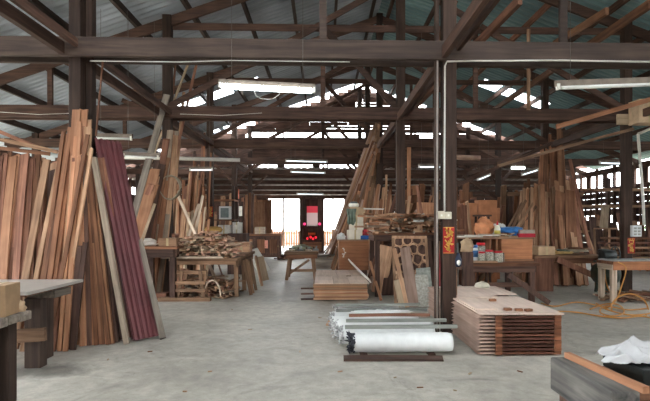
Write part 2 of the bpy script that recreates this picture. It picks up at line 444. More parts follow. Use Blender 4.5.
# reclaimed rafters on the right slope, brown-orange
for (a, Ya, b, Yb, c, q) in (((607, 11), 8.5, (554, 44), 10.5, 'orange', 'short orange-brown roof timber under the right slope near the top edge'),
                       ((520, 0), 6.6, (404, 118), 12.0, 'red', 'long reddish roof timber slanting down behind the central post'),
                       ((650, 4), 6.8, (492, 111), 14.5, 'brown', 'heavy brown timber slanting down from the top right corner'),
                       ((455, 0), 7.2, (437, 49), 7.6, 'brown', 'brown slanting timber above the beam left of the central post')):
    m = MB(); p, q2 = at(*a, Ya), at(*b, Yb); m.bar(p, q2, .13, .07, (1, 0, 0))
    reg(m.build('roof_brace', W(c, 'y')), q, 'roof timber')

# ------------------------------------------------------------------ gable and rear annex
gm = W('dark', 'x'); GY = 21.3
m = MB(); z = 5.62; k = 0
rnd = random.Random(3)
while z < 7.6:
    hw = (7.62-z)/.36
    if hw > .2:
        x = RX-hw
        while x < RX+hw:
            x2 = min(RX+hw, x+rnd.uniform(1.5, 2.6))
            m.box(((x+x2)/2, GY+rnd.uniform(-.01, .01), z+.07), (x2-x-.01, .03, .152 if rnd.random() < .8 else .11), rx=.25)
            x = x2
    z += .15
for x in (-3.4, -1.6, 0, 3.3, 5, 6.7): m.box((x, GY+.06, (5.6+zr(x)-.2)/2), (.09, .06, zr(x)-.2-5.6))
for s in (-1, 1): m.bar((RX, GY+.05, zr(RX)-.27), (RX+s*6.2, GY+.05, zr(RX+6.2)-.27), .26, .03)
reg(m.build('wall_back_gable', gm), kind='structure')
m = MB()   # closed boards between the clear band and the annex roof
zz = 4.24
while zz < 5.3:
    m.box((RX, GY, zz), (20.4, .03, .152)); zz += .15
for (a, b) in ((-8.7, -3.5), (2.7, 4.4), (5.0, 11.9)):
    for q in (5.33, 5.47): m.box(((a+b)/2, GY+.02, q), (b-a, .03, .152))
for (a, b) in ((-9.2, -3.4), (1.6, 12.2)): m.box(((a+b)/2, GY+.02, 4.08), (b-a, .03, .2))
for x in (-1.9, -.3): m.box((x, GY, 4.08), (.35, .03, .2))
for x in range(-8, 12, 2): m.box((x+.2, GY+.05, 4.8), (.08, .06, 1.7))
reg(m.build('wall_back_boards', gm), kind='structure')
m = MB()
def za(y): return 3.98-(y-21.3)*.135
n = 420; vs = []; fs = []
for i in range(n+1):
    x = -9.6+(21.4)*i/n; h = .02*math.sin(x*2*PI/.3)
    for y in (21.2, 28.4): vs.append((x, y, za(y)+h))
for i in range(n): fs.append((i*2, i*2+1, i*2+3, i*2+2))
m.add(vs, fs)
reg(m.build('ceiling_annex', roofmat('roof_annex', (120, 110, 104), (176, 168, 160))), kind='structure')
for i, y in enumerate((22.3, 23.6, 24.9, 26.2, 27.4)):
    m = MB(); m.bb(-9.5, 11.7, y-.04, y+.04, za(y)-.22, za(y)-.03)
    reg(m.build('annex_purlin', W('dark', 'x')), 'dark crosswise timber under the low rear roof', 'purlin', 'purlins under the low rear roof')
# back wall with the wide bright opening
m = MB()
def boards(m, x0, x1, z0, z1, Y, step=.22, gap=.03, skip=0, rnd=random.Random(5)):
    z = z0
    while z < z1-.01:
        x = x0
        while x < x1-.01:
            x2 = min(x1, x+rnd.uniform(1.6, 3))
            if rnd.random() >= skip: m.bb(x, x2-.01, Y-.015+rnd.uniform(-.01, .01), Y+.015, z, min(z1, z+step-gap))
            x = x2
        z += step
boards(m, -9.6, -3.35, 0, 3.05, 28.2, gap=.0, skip=.0); boards(m, 1.35, 11.9, 0, 3.05, 28.2, gap=.0, skip=.012)
reg(m.build('wall_back', W('dark', 'x')), kind='structure')
m = MB()
for x in (-3.3, -2.35, -1.35, .02, .6, 1.3): m.bb(x-.05, x+.05, 28.1, 28.2, 0, 3.1)
m.bb(-3.4, 1.4, 28.08, 28.2, 2.95, 3.1)
reg(m.build('door_1', W('greytan')), kind='structure')
fe = empty('yard_fence', (-1, 31.5, -.2), 'pale picket fence standing outside the rear opening', 'fence')
m = MB(); x = -5.2
while x < 3.6: m.bb(x, x+.13, 31.5, 31.53, -.2, 1.05+rnd.uniform(-.08, .08)); x += .16
m.build('pickets', W('brown'), fe)
m = MB(); m.bb(-5.3, 3.7, 31.54, 31.6, .1, .2); m.bb(-5.3, 3.7, 31.54, 31.6, .8, .9); m.build('rail', W('greytan', 'x'), fe)

# side walls: posts, low boards, open bands
def sidewall(nm, X, zb, sgn, band):
    m = MB(); rnd = random.Random(11)
    y = 12.9 if sgn < 0 else -5.9
    y0 = y
    z = 0
    def row(z0, z1, miss):
        yy = y0
        while yy < 28.2:
            y2 = min(28.2, yy+rnd.uniform(1.5, 3.2))
            if rnd.random() > miss: m.bb(X-.015, X+.015+rnd.uniform(0, .01), yy, y2-.01, z0, z1)
            yy = y2
    for (a, b, miss) in band: row(a, b, miss)
    yy = y0
    while yy < 28.3:
        m.bb(X-sgn*.12, X-sgn*.02, yy-.05, yy+.05, 0, zb); yy += 1.24
    yy = y0+.3
    while yy < 28.3:
        m.bb(X-sgn*.07, X-sgn*.02, yy-.02, yy+.04, 1.1, 2.9); yy += .41
    reg(m.build(nm, W('dark', 'y')), kind='structure')
sidewall('wall_left', -9.3, 3.75, -1, [(i*.3, i*.3+.298, 0 if i < 6 else .4) for i in range(9)]+[(2.7, 2.9, .1), (3.25, 3.6, .1)])
sidewall('wall_right', 12.0, 3.85, 1, [(0, .3, 0), (.31, .6, 0), (.61, .9, 0), (.91, 1.2, .1), (1.21, 1.5, .5), (1.51, 1.8, .5), (1.81, 2.09, .4), (2.1, 2.3, .0), (2.31, 2.55, .05), (2.56, 2.8, 0), (2.81, 3.0, 0), (3.55, 3.8, 0)])
m = MB()
for yy in range(-12, 16): m.bb(11.93, 11.99, 9.5+yy*1.24, 9.5+yy*1.24+.3, 3.0, 3.55)
reg(m.build('window_%d' % 40, W('dark', 'z')), kind='structure')
# shrubs in the yard on the right
lm = plain('leaves', (96, 122, 70), .8, scale=20, var=.4)
for i, (x, y, h) in enumerate(((14.2, 17, 2.2), (14.6, 20.5, 2.6), (14.0, 24, 2.0), (-11.8, 12, 2.4), (-12.2, 19, 2.6))):
    r = empty('yard_shrub', (x, y, -.2), 'leafy green shrub outside the %s wall, shrub %s' % ('right' if x > 0 else 'left', ['near the red-papered post', 'behind the bright lower openings', 'farthest back on the right', 'beyond the big board stack', 'farthest back on the left'][i]), 'shrub')
    m = MB(); rn = random.Random(i)
    for q in range(260):
        a = rn.uniform(0, 2*PI); e = rn.uniform(-.2, 1); rr = rn.uniform(.5, 1)
        c = V((x+math.cos(a)*rr*1.1, y+math.sin(a)*rr*1.3, h*(.25+.75*abs(e)*rr)))
        d = V((rn.uniform(-1, 1), rn.uniform(-1, 1), rn.uniform(-1, 1))).normalized()*.16; e2 = d.orthogonal().normalized()*.07
        m.add([c-d, c+e2, c+d, c-e2], [(0, 1, 2, 3)])
    m.build('foliage', lm, r)
    m = MB(); m.tube([(x, y, -.2), (x+.05, y, h*.5), (x-.1, y+.1, h*.8)], [.07, .05, .02]); m.build('trunk', W('brown'), r)

m = MB(); boards(m, -9.9, -1.6, 0, 3.4, -5.8, gap=0); boards(m, -.3, 12.2, 0, 3.4, -5.8, gap=0); boards(m, -9.9, 12.2, 3.4, 5.4, -5.8, gap=.0)
reg(m.build('wall_front', W('brown', 'x')), kind='structure')

m = MB(); boards(m, 0, 6.9, 0, 3.7, 0, gap=0)
m.v = [V((-9.3+v.y, -5.9+v.x, v.z)) for v in m.v]; m.f = [list(reversed(q)) for q in m.f]
reg(m.build('wall_left_front', W('brown', 'y')), kind='structure')
# =================================================================== generic furniture
def table(name, label, x0, x1, y0, y1, zt, th=.04, leg=.09, mt='bench', ml='brown', inset=.06, apron=.1, shelf=None, cat='table', legs=None, stretch=None):
    r = empty(name, ((x0+x1)/2, (y0+y1)/2, 0), label, cat)
    MB().bb(x0, x1, y0, y1, zt-th, zt).build('table_top', W(mt, 'x'), r, bevel=.004)
    for x in (x0+inset+leg/2, x1-inset-leg/2):
        for y in (y0+inset+leg/2, y1-inset-leg/2):
            MB().bb(x-leg/2, x+leg/2, y-leg/2, y+leg/2, 0, zt-th).build('leg', W(ml), r, bevel=.004)
    if apron:
        a = inset+leg*.2; zb = zt-th-apron; zc = zt-th-.001
        MB().bb(x0+a, x1-a, y0+inset-.025, y0+inset, zb, zc).build('apron', W(ml, 'x'), r); MB().bb(x0+a, x1-a, y1-inset, y1-inset+.025, zb, zc).build('apron', W(ml, 'x'), r)
        MB().bb(x1-inset, x1-inset+.025, y0+a, y1-a, zb, zc).build('apron', W(ml, 'y'), r); MB().bb(x0+inset-.025, x0+inset, y0+a, y1-a, zb, zc).build('apron', W(ml, 'y'), r)
    if shelf: MB().bb(x0+inset+.01, x1-inset-.01, y0+inset+.01, y1-inset-.01, shelf, shelf+.03).build('shelf', W(ml, 'x'), r)
    if stretch: MB().bb(x0+inset, x1-inset, y0+inset+leg, y0+inset+leg+.03, stretch, stretch+.09).build('stretcher', W(ml, 'x'), r)
    return r
def card(name, label, cat, x0, x1, y0, y1, z0, z1, m, rz=0, flaps=False, group=None, lid=None):
    c = V(((x0+x1)/2, (y0+y1)/2, z0))
    r = empty(name, c, label, cat, group); r.rotation_euler.z = rz
    a, b, h = (x1-x0)/2, (y1-y0)/2, z1-z0
    mb = MB().bb(-a, a, -b, b, 0, h); o = mb.build('carton', m, None, origin=(0, 0, 0), bevel=.004); o.parent = r
    t = MB().bb(-a*.13, a*.13, -b-.002, b+.002, h*.0+.001, h+.002).build('tape', plain('tape', (190, 170, 130), .4), None, origin=(0, 0, 0)); t.parent = r
    if lid:
        t = MB().bb(-a*.55, a*.1, -b-.004, -b-.001, h*.35, h*.75).build('paper_label', plain('paper', (224, 220, 208), .7), None, origin=(0, 0, 0)); t.parent = r
    return r
def bend(name, pts, r, m, label, cat, group=None, seg=7, closed=False):
    o = MB().tube(pts, r, seg, closed=closed).build(name, m); return reg(o, label, cat, group)
def cloth(name, c, sx, sy, h, m, label, cat, seed=0, n=34, hang=None, rz=0):
    """crumpled cloth heap: folded thick surface following the support, closed underneath"""
    vs = []; fs = []; c = V(c)
    R = Matrix.Rotation(rz, 3, 'Z')
    for i in range(n+1):
        for j in range(n+1):
            u = i/n*2-1; v = j/n*2-1
            ed = max(0, 1-(abs(u)**2.6+abs(v)**2.6)*.95)
            p = V((u*2.2+seed, v*2.2, seed*.7))
            f = abs(noise.noise(p*1.1))*1.1+abs(noise.noise(p*2.3+V((5, 1, 2))))*.55+abs(noise.noise(p*5))*.2
            z = h*(ed**.6)*(.22+f)
            wob = .12*noise.noise(V((u*3+seed, v*3, 9)))
            x = u*sx*(1+wob); y = v*sy*(1-wob)
            vs.append(c+R@V((x, y, z+.004)))
    for i in range(n):
        for j in range(n):
            a = i*(n+1)+j; fs.append((a, a+n+1, a+n+2, a+1))
    k = len(vs)
    rim = [i*(n+1) for i in range(n+1)]+[n*(n+1)+j for j in range(1, n+1)]+[i*(n+1)+n for i in range(n-1, -1, -1)]+[j for j in range(n-1, 0, -1)]
    low = []
    for q in rim: p = V(vs[q]); low.append(V((p.x, p.y, c.z+.0005)))
    vs += low
    for a in range(len(rim)):
        b = (a+1) % len(rim); fs.append((rim[b], rim[a], k+a, k+b))
    fs.append([k+a for a in range(len(rim))])
    mb = MB(); mb.add(vs, fs, True); return reg(mb.build(name, m), label, cat)

def blob(name, c, sx, sy, h, m, label, cat, seed=0, n=26):
    """soft crumpled lump (bag, wad of paper) that rests flat on what is under it"""
    vs = []; fs = []; c = V(c); k = n
    for i in range(n+1):
        th = PI*i/n
        for j in range(k):
            a = 2*PI*j/k; d = V((math.sin(th)*math.cos(a), math.sin(th)*math.sin(a), math.cos(th)))
            q = V((seed*3.1, seed, 0))
            rr = 1+.28*noise.noise(d*1.4+q)+.22*(abs(noise.noise(d*3.1+q))*2-.5)+.07*noise.noise(d*8+q)
            z = (d.z*rr*.62+.42)*h
            vs.append(c+V((d.x*rr*sx, d.y*rr*sy, max(.001, z))))
    for i in range(n):
        for j in range(k): fs.append((i*k+j, (i+1)*k+j, (i+1)*k+(j+1) % k, i*k+(j+1) % k))
    mb = MB(); mb.add(vs, fs, True); return reg(mb.build(name, m), label, cat)

# =================================================================== LEFT FOREGROUND
# near-left work stand
r = empty('work_stand', (-2.8, 3.6, 0), 'low dark weathered work stand at the bottom left corner, cardboard box on it', 'table')
MB().bb(-3.7, -2.31, 3.40, 3.52, .70, .765).bb(-3.7, -2.31, 3.53, 3.66, .705, .765).bb(-3.7, -2.31, 3.67, 3.80, .70, .765).build('table_top', W('grey', 'x'), r, bevel=.004)
for x in (-2.46, -3.4):
    for y in (3.46, 3.72): MB().bb(x-.055, x+.055, y-.05, y+.05, 0, .70).build('leg', W('post'), r, bevel=.004)
MB().bb(-3.6, -2.38, 3.405, 3.43, .58, .70).build('apron', W('post', 'x'), r)
MB().bb(-3.55, -2.4, 3.35, 3.41, .17, .24).build('stretcher', W('brown', 'x'), r)
card('cardboard_box', 'small brown cardboard box on the work stand at far left, torn paper beside it', 'box', -2.53, -2.34, 3.50, 3.72, .766, 1.0, plain('cardboard', (150, 122, 92), .8), .12, lid=True)
card('tin_can_box', 'greenish tin carton cut by the left picture edge, beside the brown box', 'box', -2.74, -2.56, 3.5, 3.68, .766, 1.02, plain('greentin', (112, 120, 84), .5))
blob('crumpled_paper', (-2.37, 3.74, .766), .045, .035, .09, plain('kraft', (176, 150, 120), .8), 'crumpled brown paper scrap at the right of the small cardboard box', 'paper', 3)
# large top table
r = empty('sheet_topped_table', (-3.4, 4.86, 0), 'large table with a pale smooth sheet top in front of the leaning boards at left', 'table')
MB().bb(-4.6, -2.69, 4.36, 5.36, .80, .83).build('table_top', plain('sheet_grey', (158, 152, 144), .38, var=.06, scale=4), r)
MB().bb(-4.55, -2.75, 4.42, 5.3, .775, .799).build('under_sheet', W('brown', 'x'), r)
MB().bb(-4.5, -2.82, 4.42, 4.5, .67, .774).build('apron', W('brown', 'x'), r)
MB().bb(-3.0, -2.72, 4.85, 5.16, .70, .774).build('batten', W('grey', 'y'), r)
for x in (-2.92, -4.2):
    for y in (4.87, 5.2): MB().bb(x-(.08 if y < 5 else .12), x+(.08 if y < 5 else -.04), y-.06, y+.06, 0, .774 if y > 5 else .699).build('leg', W('beam'), r, bevel=.004)
m = MB(); m.bar((-4.2, 4.74, .27), (-2.75, 4.74, .36), .13, .045); m.build('stretcher', W('bench', 'x'), r)

# ------------------------------------------------------------ big board rack at left
reg(MB().tube([(-6.6, 7.15, 2.30), (-3.4, 7.2, 2.36)], .05, 8).build('rack_rail', W('brown', 'x')), 'horizontal pole that the leftmost boards lean against', 'rail')
for x in (-6.5, -5.0): reg(MB().bb(x-.05, x+.05, 7.21, 7.32, 0, 2.6).build('rack_post', W('post')), 'upright rack post hidden behind the boards at left', 'post', 'rack posts behind the left boards')
LB = [W('red'), W('brown'), W('red'), W('tan'), W('brown'), W('orange')]
lean_bundle('sawn_board', 'reddish brown sawn board standing in the tight row at the left edge', 'board', 'boards standing tight at the left edge', 36, (-30, 346, 34, 346), (-8, 156, 42, 160), .10, .03, LB, Yt=(6.9, 7.0), jit=(.02, .08, .05), layer=.05, seed=1)
lean_bundle('sawn_board', 'dark red board in the back layer between the left row and the post', 'board', 'dark boards in the back layer at left', 10, (30, 336, 70, 336), (38, 165, 74, 166), .16, .03, [W('dark'), W('red'), W('dark')], Yt=(7.0, 7.0), jit=(.02, .08, .05), layer=.05, seed=2)
for k, (a, b) in enumerate((((12, 160), (26, 168)), ((33, 166), (46, 165)), ((50, 163), (62, 170)))):
    plank('wide_board', fl(a[0], 330), at(a[0]+8, a[1]+1, 7.0), .25, .03, W('tan'), (0, -1, 0), 'wide pale orange board, %s of three, topping the back layer at left' % ('leftmost', 'middle', 'rightmost')[k], 'board')
plank('pale_board', fl(14, 350), at(47, 161, 6.45), .09, .03, W('bench'), (0, -1, 0), 'pale beige board leaning alone across the left row', 'board')
lean_bundle('narrow_strip', 'narrow light brown strip fanned out left of the dark post', 'strip', 'narrow strips fanned left of the dark post', 22, (22, 352, 72, 350), (62, 150, 78, 137), .05, .028, [W('tan'), W('brown'), W('brown'), W('orange'), W('bench')], Yt=(6.2, 6.1), jit=(.03, .09, .25), layer=.035, seed=4)
lean_bundle('tall_board', 'tall orange-brown board upright against the dark post at left', 'board', 'tall boards upright against the left post', 7, (62, 340, 76, 338), (77, 118, 88, 120), .09, .03, [W('orange'), W('tan'), W('red')], Yt=(6.12, 6.12), jit=(.01, .03, .18), layer=.02, seed=5)
plank('forked_strip', fl(48, 352), at(88, 134, 6.0), .045, .03, W('brown'), (0, -1, 0), 'thin light strip poking up just right of the tall boards, left post', 'strip')
plank('forked_strip', fl(58, 350), at(92, 148, 5.95), .035, .03, W('tan'), (0, -1, 0), 'thin tan strip crossing low in front of the left post', 'strip')
lean_bundle('door_frame_board', 'orange-brown planed board in the upright pack beside the corrugated sheets', 'board', 'planed boards packed beside the corrugated sheets', 24, (66, 346, 114, 345), (74, 157, 91, 158), .06, .035, [W('orange'), W('brown'), W('dark'), W('orange'), W('red')], Yt=(6.02, 5.98), jit=(.01, .05, .03), layer=.04, seed=6)
lean_bundle('short_board', 'short brown board low down in front of the board pack', 'board', 'short boards low in front at left', 5, (50, 352, 78, 350), (60, 262, 84, 250), .06, .03, [W('brown'), W('red'), W('dark')], Yt=(5.72, 5.75), jit=(.02, .03, .1), layer=.02, seed=9)
lean_bundle('dark_board', 'dark brown board between the board pack and the tan edge plank', 'board', 'dark boards behind the tan edge plank', 6, (108, 342, 128, 341), (84, 160, 96, 160), .13, .03, [W('dark'), W('red')], Yt=(6.2, 6.15), jit=(.01, .03, .04), layer=.05, seed=8)
plank('edge_plank', fl(127, 345), at(94, 159, 5.98), .06, .08, W('greytan'), (.2, -1, 0), 'weathered pale tan plank on edge left of the maroon sheets', 'plank')
for k, (a, b) in enumerate((((-12, 137), (58, 152)), ((-12, 147), (50, 154)), ((-12, 127), (40, 148)))):
    plank('rack_pole', at(*a, 9.2+.25*k), at(*b, 9.2+.25*k), .07, .06, W(('bench', 'brown', 'red')[k]), (0, -1, 0), 'pole lying across behind the tops of the left boards, %s' % ('middle one', 'lowest one', 'highest one')[k], 'pole')
# maroon corrugated sheets
def corr_sheet(b0, b1, t0, t1, label, m, per=6.5, amp=.018, off=0):
    n = 60; vs = []; fs = []
    bx = (b1-b0); tx = (t1-t0); nr = bx.cross(t0-b0).normalized()
    if nr.y > 0: nr = -nr
    for k in (0, 1):
        for i in range(n+1):
            f = i/n; h = amp*(1 if math.sin(f*2*PI*per) > .2 else (-1 if math.sin(f*2*PI*per) < -.5 else 0))
            for (o, d) in ((b0, bx), (t0, tx)): vs.append(o+d*f+nr*(h+off-k*.004))
    q = 2*(n+1)
    for i in range(n):
        a = i*2; fs.append((a, a+2, a+3, a+1)); fs.append((q+a+1, q+a+3, q+a+2, q+a))
    fs += [(0, 1, q+1, q), (2*n, q+2*n, q+2*n+1, 2*n+1)]
    for i in range(n): a = i*2; fs.append((a, q+a, q+a+2, a+2)); fs.append((a+1, a+3, q+a+3, q+a+1))
    mb = MB(); mb.add(vs, fs); return reg(mb.build('corrugated_sheet', m), label, 'roof sheet')
mar = plain('maroon_steel', (108, 62, 64), .42, .0, var=.15, scale=3, spec=.5)
mar2 = plain('maroon_steel_old', (86, 50, 52), .5, var=.2, scale=3)
B0, B1 = fl(134, 343)+V((0, 0, .03)), fl(159, 338)+V((0, 0, .03)); T0, T1 = at(94, 138, 6.28), at(121, 142, 6.75)
corr_sheet(B0, B1, T0, T1, 'maroon corrugated steel sheet, front one of the leaning stack', mar, 5)
for k in range(1, 4):
    o = V((-.02*k, .05*k, 0))
    corr_sheet(B0+o+V((-.03, 0, 0)), B1+o+V((.01, 0, 0)), T0+o, T1+o+V((.0, 0, -.05*k)), 'maroon corrugated steel sheet, %s in the leaning stack' % ('second', 'third', 'rearmost')[k-1], mar2 if k % 2 else mar, 5)
plank('grey_board', fl(163, 340), at(140, 242, 6.4), .07, .05, W('grey'), (.3, -1, 0), 'short weathered grey board leaning at the right of the maroon sheets', 'board')
plank('dark_board', fl(157, 337)+V((-.05, .2, 0)), at(133, 235, 6.75), .14, .03, W('dark'), (.3, -1, 0), 'dark short board between the maroon sheets and the grey board', 'board')

# ------------------------------------------------------------ leaning lumber at second post
plank('grey_plank', (-3.75, 8.35, 0), at(167, 95, 9.7), .125, .035, W('grey'), (0, -1, 0), 'long grey plank leaning across the beam at the second left post', 'plank')
for k, (a, b, c, w_) in enumerate((((189, 62), (160, 140), 'pale', .045), ((197, 62), (178, 150), 'red', .05), ((176, 60), (170, 130), 'red', .04), ((184, 92), (176, 170), 'tan', .06))):
    p = at(*a, 10.22); q = at(*b, 10.3); d = (q-p); q = p+d*(p.z/-d.z)
    plank('tall_batten', q, p, w_, .03, W(c), (0, -1, 0), ['pale thin batten crossing the second beam and touching the first', 'reddish thin batten right of the pale one, up to the first beam', 'reddish thin batten left of the pale one, up to the first beam', 'tan batten ending just below the tube lamp level'][k], 'batten')
lean_bundle('leaning_board', 'orange or brown board fanned out behind the maroon sheets', 'board', 'boards fanned behind the maroon sheets', 20, (112, 296, 160, 296), (150, 185, 178, 122), .10, .03, [W('orange'), W('brown'), W('dark'), W('tan'), W('red'), W('greytan')], Yt=(9.4, 9.75), jit=(.05, .12, .3), layer=.05, seed=12)
plank('wide_brown_board', fl(124, 299), at(152, 170, 9.5), .32, .03, W('orange'), (0, -1, 0), 'wide orange-brown board behind the long grey plank', 'board')
plank('short_pale_stick', fl(128, 297)+V((.0, -.3, 0)), at(155, 204, 9.0), .05, .03, W('pale'), (0, -1, 0), 'short pale stick at the right foot of the fanned boards', 'stick')
plank('orange_batten', at(96, 188, 9.4), at(113, 163, 9.4), .06, .04, W('orange'), (0, -1, 0), 'orange batten showing slanted right of the maroon sheet tops', 'batten')
# coiled hose on the second left post
pts = []
for i in range(120):
    a = i/24*2*PI; pts.append(at(172, 188, 9.78)+V((.20*math.cos(a)*(1+.04*math.sin(i)), -.03-.0012*i, .24*math.sin(a)+.01*math.sin(i*.7))))
bend('hose_coil', pts, .012, plain('hose_grey', (150, 138, 118), .6), 'coil of grey hose hung on the second left post', 'hose', seg=6)

# =================================================================== LEFT BENCHES
r = table('saw_bench', 'tall workbench with thick splayed plank legs behind the maroon sheets', -4.0, -2.72, 8.85, 10.2, 1.03, .05, .1, 'brown', 'dark', apron=.16)
for (x, w_) in ((-3.42, .3),):
    m = MB(); m.box((x, 9.2, .49), (w_, .08, .97)); m.build('panel_leg', W('dark'), r)
MB().bb(-3.75, -3.0, 9.08, 9.3, 0, .12).build('foot', W('red', 'x'), r)
card('wood_box', 'tan wooden box on top of the saw bench at left', 'box', -3.12, -2.78, 9.0, 9.4, 1.031, 1.18, W('tan', 'x'))
plank('bench_plank', (-3.95, 9.75, 1.05), (-2.8, 9.75, 1.05), .35, .03, W('greytan'), (0, 0, 1), 'wide pale plank lying at the back of the saw bench', 'plank')
card('wood_crate', 'brown flat crate standing behind the papers on the saw bench', 'crate', -3.95, -3.1, 9.95, 10.18, 1.031, 1.25, W('red', 'x'))
blob('paper_scraps', (-3.42, 9.2, 1.031), .2, .1, .13, plain('paperwhite', (232, 228, 216), .7), 'crumpled white papers lying on the saw bench at left', 'paper', 8)
rn = random.Random(21)
def offcuts(label, group, n, x0, x1, y0, y1, z0, h, mats, L=(.15, .4), name='wood_offcut', yaw=.5, seed=0, prof=None, cat='offcut'):
    rn = random.Random(seed)
    lay = 0; cnt = 0; z = z0
    nx = int((x1-x0)/.085); 
    while cnt < n:
        shrink = lay*.055
        for i in range(nx):
            x = x0+(x1-x0)*(i+.5)/nx
            if prof and (z-z0) > h*prof((x-x0)/(x1-x0)): continue
            for yy in range(int((y1-y0)/.42)+1):
                y = y0+.2+yy*.42
                if y+.1 > y1 or rn.random() < .12: continue
                if cnt >= n: return
                l = rn.uniform(*L); a = rn.uniform(-yaw, yaw)
                if rn.random() < .2: a += PI/2*rn.choice((-1, 1))*.6
                c = V((x+rn.uniform(-.02, .02), y+rn.uniform(-.06, .06)-shrink*0, z+.018+rn.uniform(-.003, .006)))
                d = V((math.sin(a), math.cos(a), rn.uniform(-.08, .08)))
                w_ = rn.uniform(.035, .075)
                plank(name, c-d*l/2, c+d*l/2, w_, rn.uniform(.022, .042), rn.choice(mats), (rn.uniform(-.5, .5), 0, 1), label, cat, group, seg=1, warp=0, ragged=.008)
                cnt += 1
        z += .047; lay += 1
        if z > z0+h+.02: return
OM = [wood('wood_chunk', (186, 150, 126), (222, 190, 164)), W('pale'), wood('wood_chunkpink', (180, 134, 112), (214, 172, 148)), W('tan')]
# offcut bench
r = empty('offcut_bench', (-2.3, 10.3, 0), 'rough workbench loaded with wood offcuts, left of the aisle', 'workbench')
m = MB()
for i in range(5): m.bb(-2.97, -1.66, 9.15+i*.48, 9.61+i*.48, .73, .79)
m.build('bench_top', W('bench', 'x'), r, bevel=.005)
for x in (-2.86, -1.72):
    for y in (9.45, 10.35, 11.35):
        MB().bar((x, y, 0), (x+(-.06 if x < -2 else -.02), y, .73), .08, .08, (0, -1, 0)).build('leg', W('bench'), r)
MB().bb(-1.76, -1.7, 9.3, 11.5, .6, .72).build('side_rail', W('bench', 'y'), r)
MB().bb(-2.95, -1.7, 9.2, 9.26, .66, .729).build('front_rail', W('bench', 'x'), r)
offcuts('small tan wood offcut in the heap on the rough left bench', 'offcuts heaped on the rough bench', 290, -2.94, -1.7, 9.06, 9.95, .792, .46, OM, seed=2, prof=lambda u: .14+.92*max(0, math.sin(PI*(.08+.80*u)))**.9)
plank('bench_edge_board', (-3.08, 9.12, .81), (-1.9, 9.08, .815), .16, .035, W('greytan'), (0, 0, 1), 'pale board jutting over the front edge of the offcut bench', 'board')
for k, (x, y, z, a) in enumerate(((-2.45, 9.0, .46, .2), (-2.2, 9.1, .50, -.3), (-2.65, 9.3, .44, .1))): pass
# sawhorse frame in front, base sill
r = empty('sawhorse', (-2.45, 9.05, 0), 'small pale wooden trestle standing under the front of the offcut bench', 'trestle')
for s in (-1, 1):
    for y in (8.98, 9.3): MB().bar((-2.5+s*.24, y, .075), (-2.5+s*.17, y, .56), .06, .045).build('leg', W('bench'), r)
for z in (.2, .34): MB().bar((-2.82, 8.94, z), (-2.22, 8.94, z+.0), .06, .03).build('rung', W('bench', 'x'), r)
MB().bb(-2.78, -2.22, 9.0, 9.1, .50, .56).build('top_rail', W('bench', 'x'), r)
reg(MB().bb(-3.08, -2.12, 8.86, 9.0, 0, .07).build('floor_sill', W('bench', 'x')), 'square timber lying on the floor before the offcut bench', 'timber')
plank('brown_board', (-2.83, 9.16, 0), (-2.72, 9.36, .55), .17, .025, W('red'), (0, -1, 0), 'reddish board standing at the left of the small trestle', 'board')
offcuts('curved brown offcut stacked on the floor under the rough left bench', 'offcuts stacked under the rough bench', 150, -2.75, -1.8, 9.2, 10.1, .0, .6, [W('tan'), W('bench'), W('greytan'), W('tan'), W('red')], L=(.3, .6), seed=5, prof=lambda u: .55+.5*math.sin(u*PI), name='floor_offcut')
for k, (x, y, dx) in enumerate(((-1.62, 9.6, .16), (-1.6, 9.85, .14), (-1.58, 10.3, .12), (-1.57, 11.0, .15))):
    plank('side_lath', (x+dx, y, 0), (x+.0, y+.05, .70), .07, .025, W('bench'), (1, -.6, 0), 'narrow slat leaning on the aisle side of the offcut bench', 'slat', 'slats leaning on the aisle side of the offcut bench')
pts = [V((-2.1+.16*math.cos(a), 8.98+.01*a, .08+.3*math.sin(a))) for a in [i*PI/20 for i in range(21)]]
bend('curved_chair_back', pts, .018, W('greytan'), 'thin curved strip of wood at the foot of the offcut bench', 'strip')
plank('white_board', (-1.72, 13.9, 0), (-2.12, 14.05, .66), .5, .02, plain('whiteboard', (226, 222, 212), .5, var=.04), (.9, -.6, 0), 'white panel leaning at the aisle end of the left benches', 'panel')
plank('pale_board', (-1.48, 11.9, 0), (-1.62, 11.95, .6), .3, .02, W('pale'), (.7, -.6, 0), 'pale board leaning just in front of the white panel', 'panel')
card('wood_crate', 'tan crate at the right rear of the offcut bench', 'crate', -2.1, -1.72, 11.05, 11.5, .795, 1.02, W('tan', 'x'))
r = empty('round_bowl', (-3.0, 13.0, 0), 'round yellow-brown stool seat showing behind the offcut heap', 'stool')
MB().lathe((-3.0, 13.0, 0), [(.03, .6), (.03, 1.2)], 10).build('stem', W('dark'), r)
MB().lathe((-3.0, 13.0, 1.2), [(.05, 0), (.2, .02), (.25, .1), (.2, .17), (.05, .19)], 18).build('seat', plain('mustard', (176, 138, 76), .6), r)
for k in range(3): a = k*2*PI/3; MB().bar((-3.0+.25*math.cos(a), 13+.25*math.sin(a), 0), (-3.0+.02*math.cos(a), 13+.02*math.sin(a), .66), .04, .04).build('leg', W('dark'), r)

